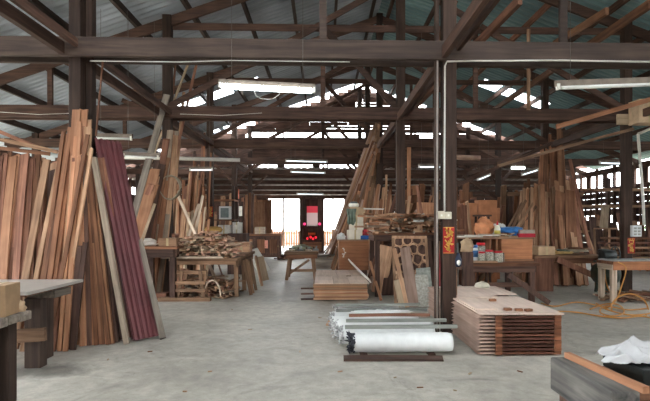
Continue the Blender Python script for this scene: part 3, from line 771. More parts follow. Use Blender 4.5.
# shelves and clutter in the left aisle
r = empty('tool_rack', (-3.55, 14.4, 0), 'open timber shelf rack with white boxes, behind the third left post', 'shelf')
for x in (-4.0, -2.7):
    for y in (14.2, 14.8): MB().bb(x-.04, x+.04, y-.04, y+.04, 0, 2.6).build('upright', W('post'), r)
for z in (.6, 1.12, 1.55, 2.15): MB().bb(-4.05, -2.65, 14.15, 14.85, z, z+.04).build('shelf_board', W('brown', 'x'), r)
r = empty('white_cabinet', (-2.93+.1, 14.3, 1.591), 'small white cabinet with a window, on the shelf rack', 'cabinet')
MB().bb(-3.12, -2.78, 14.2, 14.6, 1.591, 1.98).build('body', plain('enamel', (214, 216, 212), .4, var=.04), r, bevel=.006)
MB().bb(-3.07, -2.83, 14.185, 14.199, 1.64, 1.93).build('window_pane', plain('smoked', (120, 132, 132), .2), r)
card('white_carton', 'white carton on the shelf below the white cabinet', 'carton', -3.15, -2.8, 14.2, 14.6, 1.161, 1.42, plain('cartonwhite', (210, 206, 196), .7))
card('white_carton', 'white carton with a printed front at the right end of the shelf rack', 'carton', -2.62, -2.38, 13.7, 14.0, 1.18, 1.5, plain('cartonwhite', (210, 206, 196), .7), lid=True)
reg(MB().bb(-2.75, -2.2, 13.6, 14.1, 0, 1.179).build('wooden_chest', W('dark'), bevel=.01), 'dark wooden chest under the printed white carton', 'chest')
lean_bundle('stored_board', 'dark reddish board standing in the left bay between second and third posts', 'board', 'boards standing in the left bay, rear', 34, (146, 277, 204, 276), (158, 200, 204, 186), .12, .035, [W('red'), W('orange'), W('brown'), W('tan'), W('orange')], Yt=(13.2, 13.5), jit=(.1, .25, .45), layer=.06, seed=31)
lean_bundle('stored_batten', 'long reddish batten fanned against the third left post', 'batten', 'long battens fanned at the third left post', 12, (172, 278, 206, 276), (186, 185, 207, 145), .05, .03, [W('red'), W('tan'), W('brown')], Yt=(13.1, 13.2), jit=(.1, .1, .5), layer=.04, seed=32)
for k, (a, b) in enumerate((((186, 246), (199, 204)), ((192, 246), (203, 196)), ((196, 236), (178, 196)))):
    p = at(*b, 12.3); q = at(*a, 11.9); d = q-p; q = p+d*(p.z/-d.z)
    plank('crossed_lath', q, p, .07, .025, W('greytan'), (0, -1, 0), '%s of the pale slats crossed behind the offcut heap' % ('leftmost', 'middle', 'steepest')[k], 'slat')
lean_bundle('far_board', 'brown board standing in the far left bay', 'board', 'boards standing in the far left bay', 40, (170, 262, 250, 258), (170, 210, 250, 198), .14, .04, [W('red'), W('dark'), W('brown'), W('tan')], Yt=(18.6, 19.4), jit=(.15, .3, .5), layer=.06, seed=33)
lean_bundle('far_door_leaf', 'reddish wooden door leaf standing by the left side of the rear opening', 'door leaf', 'door leaves left of the rear opening', 6, (248, 252, 268, 252), (249, 198, 267, 200), .5, .05, [W('orange'), W('red'), W('brown')], Yt=(24.5, 24.5), jit=(.05, .2, .2), layer=.08, seed=34)
for k, (x, z0, z1, Y) in enumerate(((238, 199, 190, 17.3), (241, 216, 211, 17.3))):
    p = at(x, z0, Y); reg(MB().bb(p.x-.06, p.x+.06, Y-.095, Y-.085, p.z, p.z+.35).build('paper_notice', plain('noticered', (208, 120, 96), .7) if k == 0 else plain('paper', (224, 220, 208), .7)), ['small red paper notice on the fourth left post', 'small white paper below the red notice on the fourth left post'][k], 'notice')

# cabinet and its load, left of aisle far
r = empty('long_cabinet', (-2.5, 19.2, 0), 'long dark brown cabinet with two doors at the far left of the aisle', 'cabinet')
cx0, cx1 = -3.25, -1.72
MB().bb(cx0, cx1, 18.9, 19.6, .12, .98).build('body', W('dark', 'x'), r, bevel=.01)
MB().bb(cx0-.05, cx1+.05, 18.84, 19.65, .981, 1.05).build('top', W('brown', 'x'), r)
for x in (cx0+.06, cx1-.06):
    for y in (18.96, 19.54): MB().bb(x-.05, x+.05, y-.05, y+.05, 0, .12).build('leg', W('dark'), r)
for k in range(3):
    a = cx0+.05+k*.5
    d = MB().bb(a, a+.44, 18.87, 18.899, .2, .92).build('door', W('dark'), r)
    m = MB(); m.bb(a+.06, a+.38, 18.862, 18.8699, .28, .84); m.build('door_panel', W('brown'), d)
    MB().lathe((a+.40, 18.86, .56), [(.015, -.02), (.015, .02)], 8).build('knob', plain('brass', (150, 130, 80), .3, .6), d)
reg(MB().bb(-2.33, -2.2, 18.85, 18.857, .48, .80).build('paper_notice', plain('noticepink', (222, 150, 130), .7)), 'pinkish paper sticker on the long dark cabinet door', 'notice')
card('wood_box', 'pale box on top of the long dark cabinet', 'box', -2.75, -2.35, 19.0, 19.4, 1.051, 1.33, W('greytan', 'x'))
offcuts('dark timber piece piled at the right end of the long cabinet', 'timber piled beside the long cabinet', 40, -1.7, -1.1, 19.0, 20.0, .0, .95, [W('dark'), W('brown')], L=(.4, .9), seed=8, name='timber_piece', prof=lambda u: 1-.5*u, cat='timber')
lean_bundle('fan_strip', 'light tan strip in the loose fan behind the offcut heap', 'strip', 'strips fanned behind the offcut heap', 14, (206, 286, 168, 286), (214, 226, 172, 190), .06, .025, [W('tan'), W('orange'), W('pale'), W('bench')], Yt=(12.6, 12.9), jit=(.05, .15, .35), layer=.04, seed=36)
# =================================================================== CENTRE
# trestle table in the aisle
r = empty('trestle_table', (-.54, 12.5, 0), 'low wooden trestle table with tools on top, in the middle of the aisle', 'table')
MB().bb(-1.0, -.12, 12.1, 12.5, .66, .74).bb(-1.0, -.12, 12.51, 12.95, .66, .74).build('table_top', W('bench', 'x'), r, bevel=.005)
MB().bb(-.97, -.15, 12.14, 12.2, .56, .659).build('apron', W('brown', 'x'), r)
for (x, dx) in ((-.86, -.08), (-.28, .08)):
    for (y, dy) in ((12.22, -.06), (12.85, .06)):
        MB().bar((x+dx, y+dy, 0), (x, y, .66), .08, .07).build('leg', W('bench'), r)
MB().bar((-.88, 12.2, .16), (-.36, 12.2, .52), .06, .035).build('diagonal_brace', W('bench'), r)
MB().bb(-.86, -.26, 12.5, 12.55, .18, .25).build('stretcher', W('bench', 'x'), r)
tm = plain('toolmetal', (120, 124, 120), .4, .5)
for k, (x, y, lab, q) in enumerate(((-.82, 12.3, 'leftmost', 0), (-.6, 12.4, 'second from left', 1), (-.38, 12.35, 'third from left', 0), (-.2, 12.6, 'rightmost', 1))):
    r = empty('hand_plane', (x, y, .741), 'grey hand tool on the trestle table, %s of four' % lab, 'tool')
    MB().bb(x-.08, x+.08, y-.03, y+.03, .741, .79).build('tool_body', tm if q else W('greytan'), r, bevel=.01)
    MB().lathe((x-.05, y, .79), [(.02, 0), (.025, .03), (.012, .06)], 10).build('handle', W('dark'), r)
    MB().bar((x, y, .79), (x+.04, y, .86), .04, .008).build('blade', tm, r)
blob('sawdust_rag', (-.6, 12.75, .741), .28, .14, .14, plain('ragolive', (112, 112, 92), .9), 'dull green rag at the back of the trestle table', 'rag', 5)
# low timber behind it on right
reg(MB().bb(-.3, .7, 15.2, 16.2, .0, .42).build('timber_block', W('grey', 'x'), bevel=.01), 'grey low block of timber right behind the trestle table', 'timber')
plank('grey_plank', (-.5, 15.0, .45), (.75, 15.3, .45), .35, .05, W('grey'), (0, 0, 1), 'grey plank lying on the low timber block', 'plank')

# household altar
AY = 23.6
r = empty('altar_cabinet', (-.56, AY, 0), 'tall dark altar cabinet with glowing red lights in the rear opening', 'altar')
ax0, ax1 = -1.14, .05
dk = W('dark'); 
m = MB()
m.bb(ax0, ax0+.12, AY-.05, AY+.4, .0, 2.75); m.bb(ax1-.12, ax1, AY-.05, AY+.4, 0, 2.75)
m.bb(ax0, ax1, AY+.36, AY+.4, 0, 2.7); m.build('frame', dk, r)
MB().bb(ax0-.08, ax1+.08, AY-.1, AY+.45, 2.7, 2.86).build('cornice', dk, r, bevel=.02)
for z in (.0, .55, 1.22): MB().bb(ax0+.12, ax1-.12, AY-.04, AY+.36, z, z+.12).build('shelf', dk, r)
MB().bb(ax0+.12, ax1-.12, AY-.02, AY+.02, .12, .55).build('drawer_front', W('brown', 'x'), r)
m = MB(); 
for s in (0, 1):
    x = ax0+.12 if s == 0 else ax1-.30
    m.bb(x, x+.18, AY+.0, AY+.04, 1.34, 2.7)
m.build('carved_side_panel', dk, r)
MB().bb(ax0+.32, ax1-.32, AY+.3, AY+.33, 1.36, 2.36).build('backlit_panel', emis('altar_white', (226, 196, 192), .16), r)
MB().bb(ax0+.32, ax1-.32, AY+.27, AY+.299, 2.02, 2.36).build('red_canopy', emis('altar_red', (216, 60, 76), .2), r)
for k, x in enumerate((ax0+.22, ax1-.22)):
    q = MB().lathe((x, AY-.12, 1.44), [(.02, -.06), (.06, -.03), (.07, .03), (.03, .08)], 12).build('altar_lamp', emis('lamp_pink', (255, 70, 130), .4), r)
for k in range(6):
    x = ax0+.36+k*.095
    MB().lathe((x, AY+.0, 1.341), [(.03, 0), (.035, .04), (.025, .07)], 8).build('offering_cup', plain('cupwhite', (230, 226, 214), .3), r)
for k, (x, z) in enumerate(((-.78, .73), (-.62, .80), (-.5, .72), (-.36, .78))):
    MB().lathe((x, AY-.14, z-.06), [(.03, 0), (.055, .05), (.04, .11)], 10).build('red_candle', emis('lamp_red', (255, 40, 60), .4), r)
MB().bb(-.75, -.38, AY-.03, AY+.0, .9, 1.02).build('plaque', plain('orangeplaque', (206, 110, 60), .5), r)

# ------------------------------------------------ tall lumber bundle right of the aisle
BM = [W('tan'), W('orange'), W('tan'), W('bench'), W('pink'), W('brown')]
lean_bundle('lumber_strip', 'long tan strip in the tall bundle leaning right of the aisle', 'strip', 'strips in the tall bundle right of the aisle', 84, (322, 268, 372, 270), (372, 142, 380, 136), .055, .03, BM, Yt=(13.35, 13.5), jit=(.03, .25, .5), layer=.04, seed=41)
lean_bundle('lumber_strip', 'shorter brown strip at the front of the tall bundle right of the aisle', 'strip', 'shorter strips fronting the tall bundle', 22, (330, 272, 392, 276), (356, 205, 392, 180), .07, .03, BM, Yt=(13.1, 13.2), jit=(.05, .2, .5), layer=.04, seed=42)
lean_bundle('thin_pole', 'thin reddish pole leaning behind the stacked white boxes', 'pole', 'thin poles behind the white boxes', 8, (318, 262, 334, 264), (358, 205, 370, 196), .04, .03, [W('red'), W('dark'), W('grey')], Yt=(14.2, 14.2), jit=(.1, .1, .3), layer=.03, seed=43)
for k, (a, b, c) in enumerate((((372, 268), (397, 193), 'red'), ((380, 266), (390, 190), 'brown'), ((426, 240), (417, 186), 'red'), ((404, 240), (410, 196), 'tan'))):
    p = at(*b, 10.6); q = at(*a, 10.3); d = q-p; q = p+d*(p.z/-d.z)
    plank('upright_pole', q, p, .06, .04, W(c), (0, -1, 0), ['reddish pole slanting from the slab up past the second post', 'brown pole beside the second right post', 'reddish pole forming the right side of an open frame', 'tan pole just right of the second right post'][k], 'pole')
plank('orange_plank', at(409, 222, 12.4), at(409, 148, 12.4), .1, .03, W('orange'), (0, -1, 0), 'upright orange plank fixed right of the second right post', 'plank')
# crate with boxes
r = empty('plywood_crate', (1.02-.27, 11.9, 0), 'big orange-brown plywood crate behind the low board stack', 'crate')
MB().bb(.40, 1.14, 11.7, 12.4, .30, 1.02).build('crate_body', W('ply', 'x'), r, bevel=.006)
MB().bb(.44, 1.10, 11.72, 12.38, .0, .299).build('crate_base', W('dark', 'x'), r)
m = MB(); rn = random.Random(4)
for q in range(7): m.bb(.47+rn.uniform(0, .07), .52+rn.uniform(0, .07), 11.692, 11.699, .62+q*.035, .645+q*.035)
m.build('white_marking', plain('paper', (224, 220, 208), .7), r)
plank('crate_lid', (.36, 12.0, 1.045), (1.2, 12.0, 1.045), .6, .03, W('tan'), (0, 0, 1), 'tan board lying as a lid on the plywood crate', 'board')
z = 1.062
cw = plain('boxcream', (222, 212, 192), .7, var=.05)
for k, (x0, x1, h) in enumerate(((.62, .98, .24), (.66, 1.02, .18), (.66, 1.0, .2), (.68, 1.06, .19))):
    card('cream_carton', 'cream carton, %s of the stack of four on the plywood crate' % ('lowest', 'second', 'third', 'topmost')[k], 'carton', x0, x1, 11.75, 12.1, z, z+h-.002, cw if k < 3 else plain('boxtan', (190, 160, 126), .7), .05*(-1)**k)
    z += h
r = empty('rice_cooker', (.78, 11.9, z+.001), 'white round-lidded pot on top of the carton stack', 'pot')
MB().lathe((.78, 11.9, z), [(.1, .001), (.13, .03), (.13, .09), (.11, .1)], 20).build('pot_body', plain('cupwhite', (230, 226, 214), .3), r)
MB().lathe((.78, 11.9, z+.101), [(.115, 0), (.08, .04), (.02, .055)], 20).build('lid', plain('lidgrey', (90, 92, 96), .4), r)
plank('white_lath', (1.02, 11.7, z-.04), (1.52, 11.8, z-.05), .05, .03, plain('whiteboard', (226, 222, 212), .5, var=.04), (0, 0, 1), 'white lath jutting right from the carton stack', 'lath')
# green cloth hung on the cartons
def hang_cloth(name, label, x0, x1, y, z0, z1, m, seed, cat='cloth', tail=None):
    vs = []; fs = []; n, k = 22, 20
    for s in (0, 1):
        for i in range(n+1):
            for j in range(k+1):
                u = i/n; v = j/k
                p = V((u*3+seed, v*1.4, seed)); d = .045*noise.noise(p)+.03*math.sin(u*16+noise.noise(p)*3)*(.3+v)
                zz = z1+(z0-z1)*v*(1+.25*noise.noise(V((u*3.5, seed, 4)))-(.25*abs(u-.45)))
                w_ = 1-.28*v*(1-.5*math.sin(v*5+seed))
                vs.append(V(((x0+x1)/2+(u-.5)*(x1-x0)*w_, y-.06-d-.012*s, zz)))
    q = (n+1)*(k+1)
    for i in range(n):
        for j in range(k):
            a = i*(k+1)+j; fs.append((a, a+1, a+k+2, a+k+1)); fs.append((q+a+k+1, q+a+k+2, q+a+1, q+a))
    for i in range(n):
        a = i*(k+1); fs.append((a, a+k+1, q+a+k+1, q+a)); a += k; fs.append((a+k+1, a, q+a, q+a+k+1))
    for j in range(k):
        a = j; fs.append((a+1, a, q+a, q+a+1)); a = n*(k+1)+j; fs.append((a, a+1, q+a+1, q+a))
    mb = MB(); mb.add(vs, fs, True); return reg(mb.build(name, m), label, cat)
hang_cloth('green_shirt', 'grey-green cloth hanging over the front of the cream cartons', .58, .83, 11.7, 1.42, 1.83, plain('sagecloth', (118, 130, 116), .9, var=.25), 3)
r = empty('red_bundle', (1.08, 11.85, 1.17), 'red and white wrapped bundle on the crate right of the cartons', 'bundle')
blob('wrapped_bundle', (1.1, 11.9, 1.16), .14, .12, .14, plain('redcloth', (196, 60, 66), .6, var=.5, scale=14), 'tmp', 'bundle', 11).parent = r
o = r.children[0]; o.location = o.location-r.location
for k_ in ('label', 'category'):
    if k_ in o: del o[k_]
reg(MB().bb(.94, 1.2, 11.72, 12.05, 1.062, 1.158).build('blue_box', plain('blueplastic', (40, 84, 150), .4), bevel=.008), 'flat blue box under the red and white bundle', 'box')
blob('white_bag', (.46, 11.85, 1.062), .11, .12, .15, plain('bagwhite', (224, 222, 218), .6), 'small white bag at the left end of the crate lid', 'bag', 13)

# ------------------------------------------------ low board stack
rn = random.Random(8)
NP = 9
for k in range(NP):
    z = .02+k*.033
    r = empty('panel_board', (.41, 10.1, z), 'tan wooden panel in the low stack before the plywood crate, %s' % ('lowest', 'second from bottom', 'third from bottom', 'fourth from bottom', 'fifth, middle', 'fourth from top', 'third from top', 'second from top', 'topmost')[k], 'panel')
    j = rn.uniform(-.02, .02)
    MB().bb(-.17+j, .85+j, 8.87+rn.uniform(0, .03), 11.3, z, z+.022).build('sheet', W('tan' if k % 3 else 'orange', 'x'), r)
    MB().bb(-.17+j, .85+j, 8.85+rn.uniform(0, .02), 8.869, z+.002, z+.028).build('edge_strip', W('orange' if k % 2 else 'tan', 'x'), r)
for k in range(3):
    plank('runner_batten', (-.42, 8.95+.02*k, .02+k*.1), (-.176, 8.98, .02+k*.1), .05, .03, W('dark'), (0, 0, 1), 'dark batten end sticking out left of the low stack, %s' % ('lowest', 'middle', 'upper')[k], 'batten')
for k, (x0, x1, y0, y1, c) in enumerate(((-.16, .2, 8.86, 10.0, 'pink'), (.21, .5, 8.86, 10.3, 'greytan'), (.51, .87, 8.86, 10.0, 'pink'), (-.16, .3, 10.02, 11.4, 'greytan'), (.31, .6, 10.32, 11.4, 'pink'), (.61, .86, 10.02, 11.4, 'pale'))):
    reg(MB().bb(x0, x1, y0, y1, .318, .334).build('cover_board', wood('wood_cover'+c, *(((212, 188, 170), (228, 206, 190)) if c == 'pink' else ((204, 178, 158), (222, 198, 178))), 'y', vary=.1, dirt=.1)), 'flat pinkish board covering the low stack, %s' % ('front left', 'front middle', 'front right', 'rear left', 'rear middle', 'rear right')[k], 'board')
plank('white_batten', (.92, 9.2, .335), (.60, 10.6, .62), .1, .025, plain('whiteboard', (226, 222, 212), .5, var=.04), (1, -.2, .6), 'white batten propped at the right end of the low stack', 'batten')
plank('brown_batten', fl(381, 301), at(370, 262, 9.9), .05, .03, W('orange'), (0, -1, 0), 'orange-brown batten propped at the right side of the low stack', 'batten')

# ------------------------------------------------ slab, lattice etc.
lean_bundle('loose_board', 'board leaning in the gap between the crate and the carved screen', 'board', 'boards between the crate and the carved screen', 14, (372, 290, 396, 292), (376, 236, 402, 232), .10, .03, BM, Yt=(10.6, 10.7), jit=(.04, .1, .15), layer=.04, seed=47)
plank('live_edge_slab', fl(378, 294), at(387, 247, 9.9), .3, .04, W('tan'), (-.5, -1, 0), 'rough-edged tan wood slab leaning left of the carved screen', 'slab', warp=.012, seg=9)
plank('dark_board', fl(389, 296), at(395, 243, 10.3), .3, .03, W('dark'), (-.4, -1, 0), 'dark panel standing in for the shade between the slab and the carved screen', 'panel')  # added dark sheet, stands for the shade in the gap
p0 = fl(394.5, 305); p1 = fl(431, 306); up = V((0, .34, 1.22))
r = empty('carved_screen', (p0+p1)/2, 'pale carved openwork screen with rounded holes, leaning behind the wrapped rolls', 'screen')
Wd = (p1-p0).length; xd = (p1-p0).normalized(); zd = up.normalized(); nd = xd.cross(zd)
if nd.y > 0: nd = -nd
Hh = 1.27
def SP(u, v, o=0): return p0+xd*u*Wd+zd*v*Hh+nd*o
sm = W('tan', 'z'); 
for (a, b) in (((0, .015), (1, .015)), ((0, .985), (1, .985)), ((.03, .03), (.03, .97)), ((.97, .03), (.97, .97))):
    MB().bar(SP(*a), SP(*b), .05, .03, nd).build('frame_rail', sm, r)
# cells: rounded holes in a tight irregular packing, drawn as webs along the borders between cells
rn = random.Random(12)
seeds = []
for a in range(-1, 6):
    for b in range(-1, 10): seeds.append(V(((a+.5+(b % 2)*.5+rn.uniform(-.28, .28))*Wd/4.1, (b+.5+rn.uniform(-.28, .28))*Hh/8.2)))
def clip(poly, pt, nn):
    out = []
    for i in range(len(poly)):
        A, B = poly[i], poly[(i+1) % len(poly)]; da = (A-pt).dot(nn); db = (B-pt).dot(nn)
        if da <= 0: out.append(A)
        if da*db < 0: out.append(A+(B-A)*(da/(da-db)))
    return out
m = MB()
for s in seeds:
    poly = [V((.015, .02)), V((Wd-.015, .02)), V((Wd-.015, Hh-.02)), V((.015, Hh-.02))]
    for t in seeds:
        if t is s or (t-s).length > .8: continue
        poly = clip(poly, (s+t)/2, t-s)
        if len(poly) < 3: break
    if len(poly) < 3: continue
    c = V((0, 0))
    for q in poly: c += q
    c /= len(poly)
    # outer ring = cell border; inner ring = rounded hole
    nseg = 20; inner = []; outer = []
    for i in range(nseg):
        a = 2*PI*i/nseg; d = V((math.cos(a), math.sin(a))); best = 9
        for j in range(len(poly)):
            A, B = poly[j], poly[(j+1) % len(poly)]; e = B-A; den = d.x*e.y-d.y*e.x
            if abs(den) < 1e-9: continue
            tt = ((A-c).x*e.y-(A-c).y*e.x)/den; uu = ((A-c).x*d.y-(A-c).y*d.x)/den
            if tt > 0 and -1e-6 <= uu <= 1+1e-6: best = min(best, tt)
        outer.append(c+d*best); inner.append(best)
    mn = min(inner); hole = [c+V((math.cos(2*PI*i/nseg), math.sin(2*PI*i/nseg)))*max(.004, min(inner[i]-.016, mn*1.5-.012)) for i in range(nseg)]
    vs = []
    for o in (-.009, .009):
        for q in outer: vs.append(SP(q.x/Wd, q.y/Hh, o))
        for q in hole: vs.append(SP(q.x/Wd, q.y/Hh, o))
    n = nseg; fs = []
    for i in range(n):
        j = (i+1) % n
        fs.append((i, j, n+j, n+i)); fs.append((2*n+j, 2*n+i, 3*n+i, 3*n+j)); fs.append((n+i, n+j, 3*n+j, 3*n+i))
    m.add(vs, fs)
m.build('openwork', sm, r)
MB().bar(SP(.5, .02, -.03), SP(.5, .97, -.03), Wd*.92, .012, nd).build('backing_board', W('dark'), r)
# things leaning on the screen
def onscreen(name, u0, v0, u1, v1, w_, t, mt, label, off, cat='board'):
    a = SP(u0, v0, off+.17); a.z = .0; a = SP(u0, 0, off+.14*1.0); a.z = 0
    return plank(name, a, SP(u1, v1, off+.02), w_, t, mt, nd, label, cat)
onscreen('brown_plank', .52, 0, .36, .80, .19, .025, W('pink'), 'smooth pinkish brown plank leaning on the middle of the carved screen', .10)
onscreen('pale_lath', .36, 0, .06, .78, .07, .025, W('tan'), 'slanting tan slat leaning across the left of the carved screen', .16, 'lath')
onscreen('short_pale_board', .28, 0, .16, .33, .2, .02, W('pale'), 'short pale board at the lower left of the carved screen', .06)
onscreen('distressed_board', .82, 0, .78, .42, .22, .02, plain('distressed', (172, 168, 156), .7, var=.22, scale=26), 'white distressed panel at the lower right of the carved screen', .05, 'panel')
onscreen('mottled_board', .86, 0, .84, .52, .26, .015, plain('greygreen', (146, 150, 140), .7, var=.2, scale=20), 'grey-green mottled panel behind the white distressed one', .02, 'panel')
plank('dark_board', p1+V((.07, .05, 0)), p1+V((.03, .4, 1.15)), .1, .03, W('dark'), (0, -1, 0), 'dark board standing at the right edge of the carved screen', 'board')
# bench behind the screen, with stored pieces
r = table('storage_bench', 'dark bench behind the carved screen loaded with wood pieces', .98, 2.55, 9.25, 10.5, 1.28, .05, .09, 'brown', 'dark', apron=.12, cat='workbench')
offcuts('stick lying in the heap on the bench behind the carved screen', 'sticks heaped behind the carved screen', 170, 1.05, 2.5, 9.3, 9.85, 1.285, .35, [W('tan'), W('brown'), W('greytan'), W('orange')], L=(.5, 1.0), seed=15, name='heaped_stick', yaw=1.3, cat='stick')
r = empty('white_tray', (1.96, 9.3, 1.285), 'white shallow tray on the bench edge above the carved screen', 'tray')
MB().bb(1.76, 2.0, 9.28, 9.5, 1.49, 1.53).build('tray_body', plain('enamel', (214, 216, 212), .4, var=.04), r, bevel=.006)
MB().bb(1.78, 1.98, 9.3, 9.48, 1.285, 1.49).build('tray_stand', W('tan'), r)
plank('orange_board', (2.55, 11.3, 0), (2.6, 11.6, 1.98), .55, .03, W('orange'), (0, -1, 0), 'orange panel tilted behind the stick heap, left of the main post', 'panel')
lean_bundle('slanting_batten', 'slanting batten behind the stick heap left of the central post', 'batten', 'slanting battens left of the central post', 16, (372, 268, 440, 274), (404, 212, 440, 200), .07, .03, BM, Yt=(11.6, 12.4), jit=(.2, .2, .4), layer=.05, seed=44)
lean_bundle('dim_board', 'brown board standing in the dim bay between second and third right posts', 'board', 'boards standing in the dim middle bay', 30, (384, 262, 480, 264), (392, 206, 476, 186), .2, .04, [W('brown'), W('dark'), W('red'), W('orange')], Yt=(16.4, 16.8), jit=(.2, .3, .5), layer=.07, seed=45)

# =================================================================== WRAPPED ROLLS
rw = plain('wrap_white', (226, 227, 224), .4, var=.14, scale=3.2, spec=.5)
rg = plain('fuzz_grey', (60, 60, 66), .95, var=.5, scale=40); rg2 = plain('fuzz_pale', (186, 186, 184), .95, var=.5, scale=34)
def roll(x0, x1, y, r0, label, fuzz=.1, seed=0, dy=0):
    root = empty('wrapped_roll', ((x0+x1)/2, y, .05), label, 'roll')
    n, sg = 30, 26; vs = []; fs = []
    zc = r0+.024
    for i in range(n+1):
        f = i/n; x = x0+(x1-x0)*f
        for j in range(sg):
            a = 2*PI*j/sg
            rr = r0*(1+.05*noise.noise(V((x*6+seed, math.cos(a)*1.5, math.sin(a)*1.5)))+.025*noise.noise(V((x*22, math.cos(a)*4+seed, math.sin(a)*4))))
            if i in (0, n): rr *= .93
            vs.append(V((x, y+dy*f+math.cos(a)*rr, zc+math.sin(a)*rr*.96)))
    for i in range(n):
        for j in range(sg): fs.append((i*sg+j, (i+1)*sg+j, (i+1)*sg+(j+1) % sg, i*sg+(j+1) % sg))
    fs.append([j for j in range(sg)]); fs.append([n*sg+j for j in reversed(range(sg))])
    mb = MB(); mb.add(vs, fs, True); mb.build('plastic_wrap', rw, root)
    vs = []; fs = []; n2 = 8
    for i in range(n2+1):
        f = i/n2; x = x0-fuzz*f+.02
        for j in range(sg):
            a = 2*PI*j/sg; rr = r0*(1.03-.22*f*f)*(1+.22*noise.noise(V((x*30, math.cos(a)*5+seed, math.sin(a)*5))))
            vs.append(V((x+.025*noise.noise(V((a*3, f*4, seed))), y+math.cos(a)*rr, zc+math.sin(a)*rr*.92)))
    for i in range(n2):
        for j in range(sg): fs.append((i*sg+j, i*sg+(j+1) % sg, (i+1)*sg+(j+1) % sg, (i+1)*sg+j))
    fs.append([n2*sg+j for j in range(sg)])
    mb = MB(); mb.add(vs, fs, True)
    rn = random.Random(seed)
    for q in range(34 if seed < 5 else 12):   # tufts
        a = rn.uniform(0, 2*PI); x = x0-fuzz*rn.uniform(0, 1); b = V((x, y+math.cos(a)*r0*.9, zc+math.sin(a)*r0*.86)); o = V((rn.uniform(-.05, .01), math.cos(a)*.03, math.sin(a)*.03+rn.uniform(-.01, .02)))
        mb.cyl(b, b+o, .012, 5, .002)
    mb.build('fuzzy_end', rg if k == 0 else rg2, root)
    return root
names = ('nearest', 'second from the front', 'third from the front', 'fourth from the front', 'fifth from the front', 'farthest')
RY = [5.21, 5.57, 5.93, 6.30, 6.68, 7.06]
RXs = [(.33, 1.43), (.22, 1.32), (.17, 1.38), (.12, 1.28), (.14, 1.24), (.2, 1.14)]
for k, y in enumerate(RY):
    roll(RXs[k][0], RXs[k][1], y, .11 if k < 3 else .095, 'white plastic-wrapped roll with a fuzzy grey end, %s on the floor' % names[k], .045 if k else .06, k*7+1)
for x in (.45, 1.2):
    reg(MB().bb(x-.04, x+.04, 5.14, 7.2, 0, .018).build('floor_bearer', W('dark', 'y')), 'dark bearer on the floor under the %s ends of the rolls' % ('left' if x < 1 else 'right'), 'bearer')
plank('brown_plank', (.22, 5.03, .012), (1.28, 4.99, .012), .16, .022, W('dark'), (0, 0, 1), 'dark brown plank on the floor before the nearest roll', 'plank')  # dark wood tone carries the shade below the nearest roll
gp = W('grey', 'z'); gg = wood('wood_greengrey', (126, 128, 120), (160, 162, 153), 'z')
for k, (a, b, y, mt, lb, w_) in enumerate((((345, 329), (457, 335), 5.41, gg, 'grey-green bar lying between the first and second rolls', .06), ((346, 320), (446, 324), 5.77, gg, 'grey-green bar lying between the second and third rolls', .055), ((349, 315.5), (430, 318.5), 6.10, W('red'), 'red-brown bar lying across the third and fourth rolls', .045),
        ((336, 309), (427, 313), 6.52, gg, 'grey-green bar lying between the fourth and fifth rolls', .055), ((336, 301), (420, 305.5), 6.98, gg, 'grey-green bar at the back of the wrapped rolls', .07))):
    p, q = at(*a, y), at(*b, y)
    p.z = .262 if k < 3 else .25; q.z = p.z+.0
    plank('wooden_bar', p, q, w_, .035, mt, (0, 0, 1), lb, 'bar', ragged=.003)
blob('plastic_heap', (.8, 6.5, .215), .4, .2, .05, rw, 'loose white plastic sheet lumped over the rear rolls', 'plastic sheet', 17)
plank('pale_offcut', fl(329, 326), fl(338, 319)+V((.02, 0, .14)), .09, .02, W('tan'), (0, 0, 1), 'short pale offcut lying left of the rolls', 'offcut')

# =================================================================== RIGHT PANEL STACK
dkr = wood('wood_stile', (70, 42, 32), (104, 66, 50), 'x'); ltp = wood('wood_panelpink', (168, 140, 124), (192, 166, 150), 'y', vary=.1)
SX0, SX1, SY0, SY1 = 1.72, 2.62, 5.10, 7.6
rn = random.Random(9)
for k in range(11):
    z = .02+k*.0395
    j = .014*(k % 2)
    r = empty('door_leaf', (2.17, 6.1, z), 'brown framed door leaf in the big stack right of the central post, %s' % ('lowest', 'second from bottom', 'third from bottom', 'fourth from bottom', 'fifth from bottom', 'middle', 'fifth from top', 'fourth from top', 'third from top', 'second from top', 'topmost')[k], 'door leaf')
    vs = []; y0 = SY0+.02
    m = MB(); x0 = SX0+rn.uniform(-.01, .01)
    # leaf with a wedge-shaped left edge
    m.add([(x0-.02, y0, z), (SX1, y0, z), (SX1, SY1, z), (x0-.02, SY1, z), (x0+.025, y0, z+.017), (SX1, y0, z+.017), (SX1, SY1, z+.017), (x0+.025, SY1, z+.017)],
          [(3, 2, 1, 0), (4, 5, 6, 7), (0, 1, 5, 4), (1, 2, 6, 5), (2, 3, 7, 6), (3, 0, 4, 7)])
    m.build('leaf', ltp, r)
    MB().bb(x0+.18, SX1, SY0-.004+rn.uniform(-.005, .005), SY0+.019, z, z+.024).build('bottom_rail', dkr, r)
    for xx in (SX0+.2, SX1-.045):
        MB().bb(xx-.035, xx+.035, SY0-.028+rn.uniform(-.004, .004), SY0-.010, z, z+.036).build('stile_end', wood('wood_stileend', (108, 66, 44), (150, 98, 70), 'x'), r)
    for xx in (SX0+.25, SX1-.1): MB().bb(xx-.05, xx+.05, SY0+.2, SY1-.2, z+.0175, z+.039).build('spacer', W('dark', 'y'), r)
zt = .02+11*.0395
pk = wood('wood_toppink', (204, 180, 164), (220, 198, 182), 'y', vary=.06, dirt=.08)
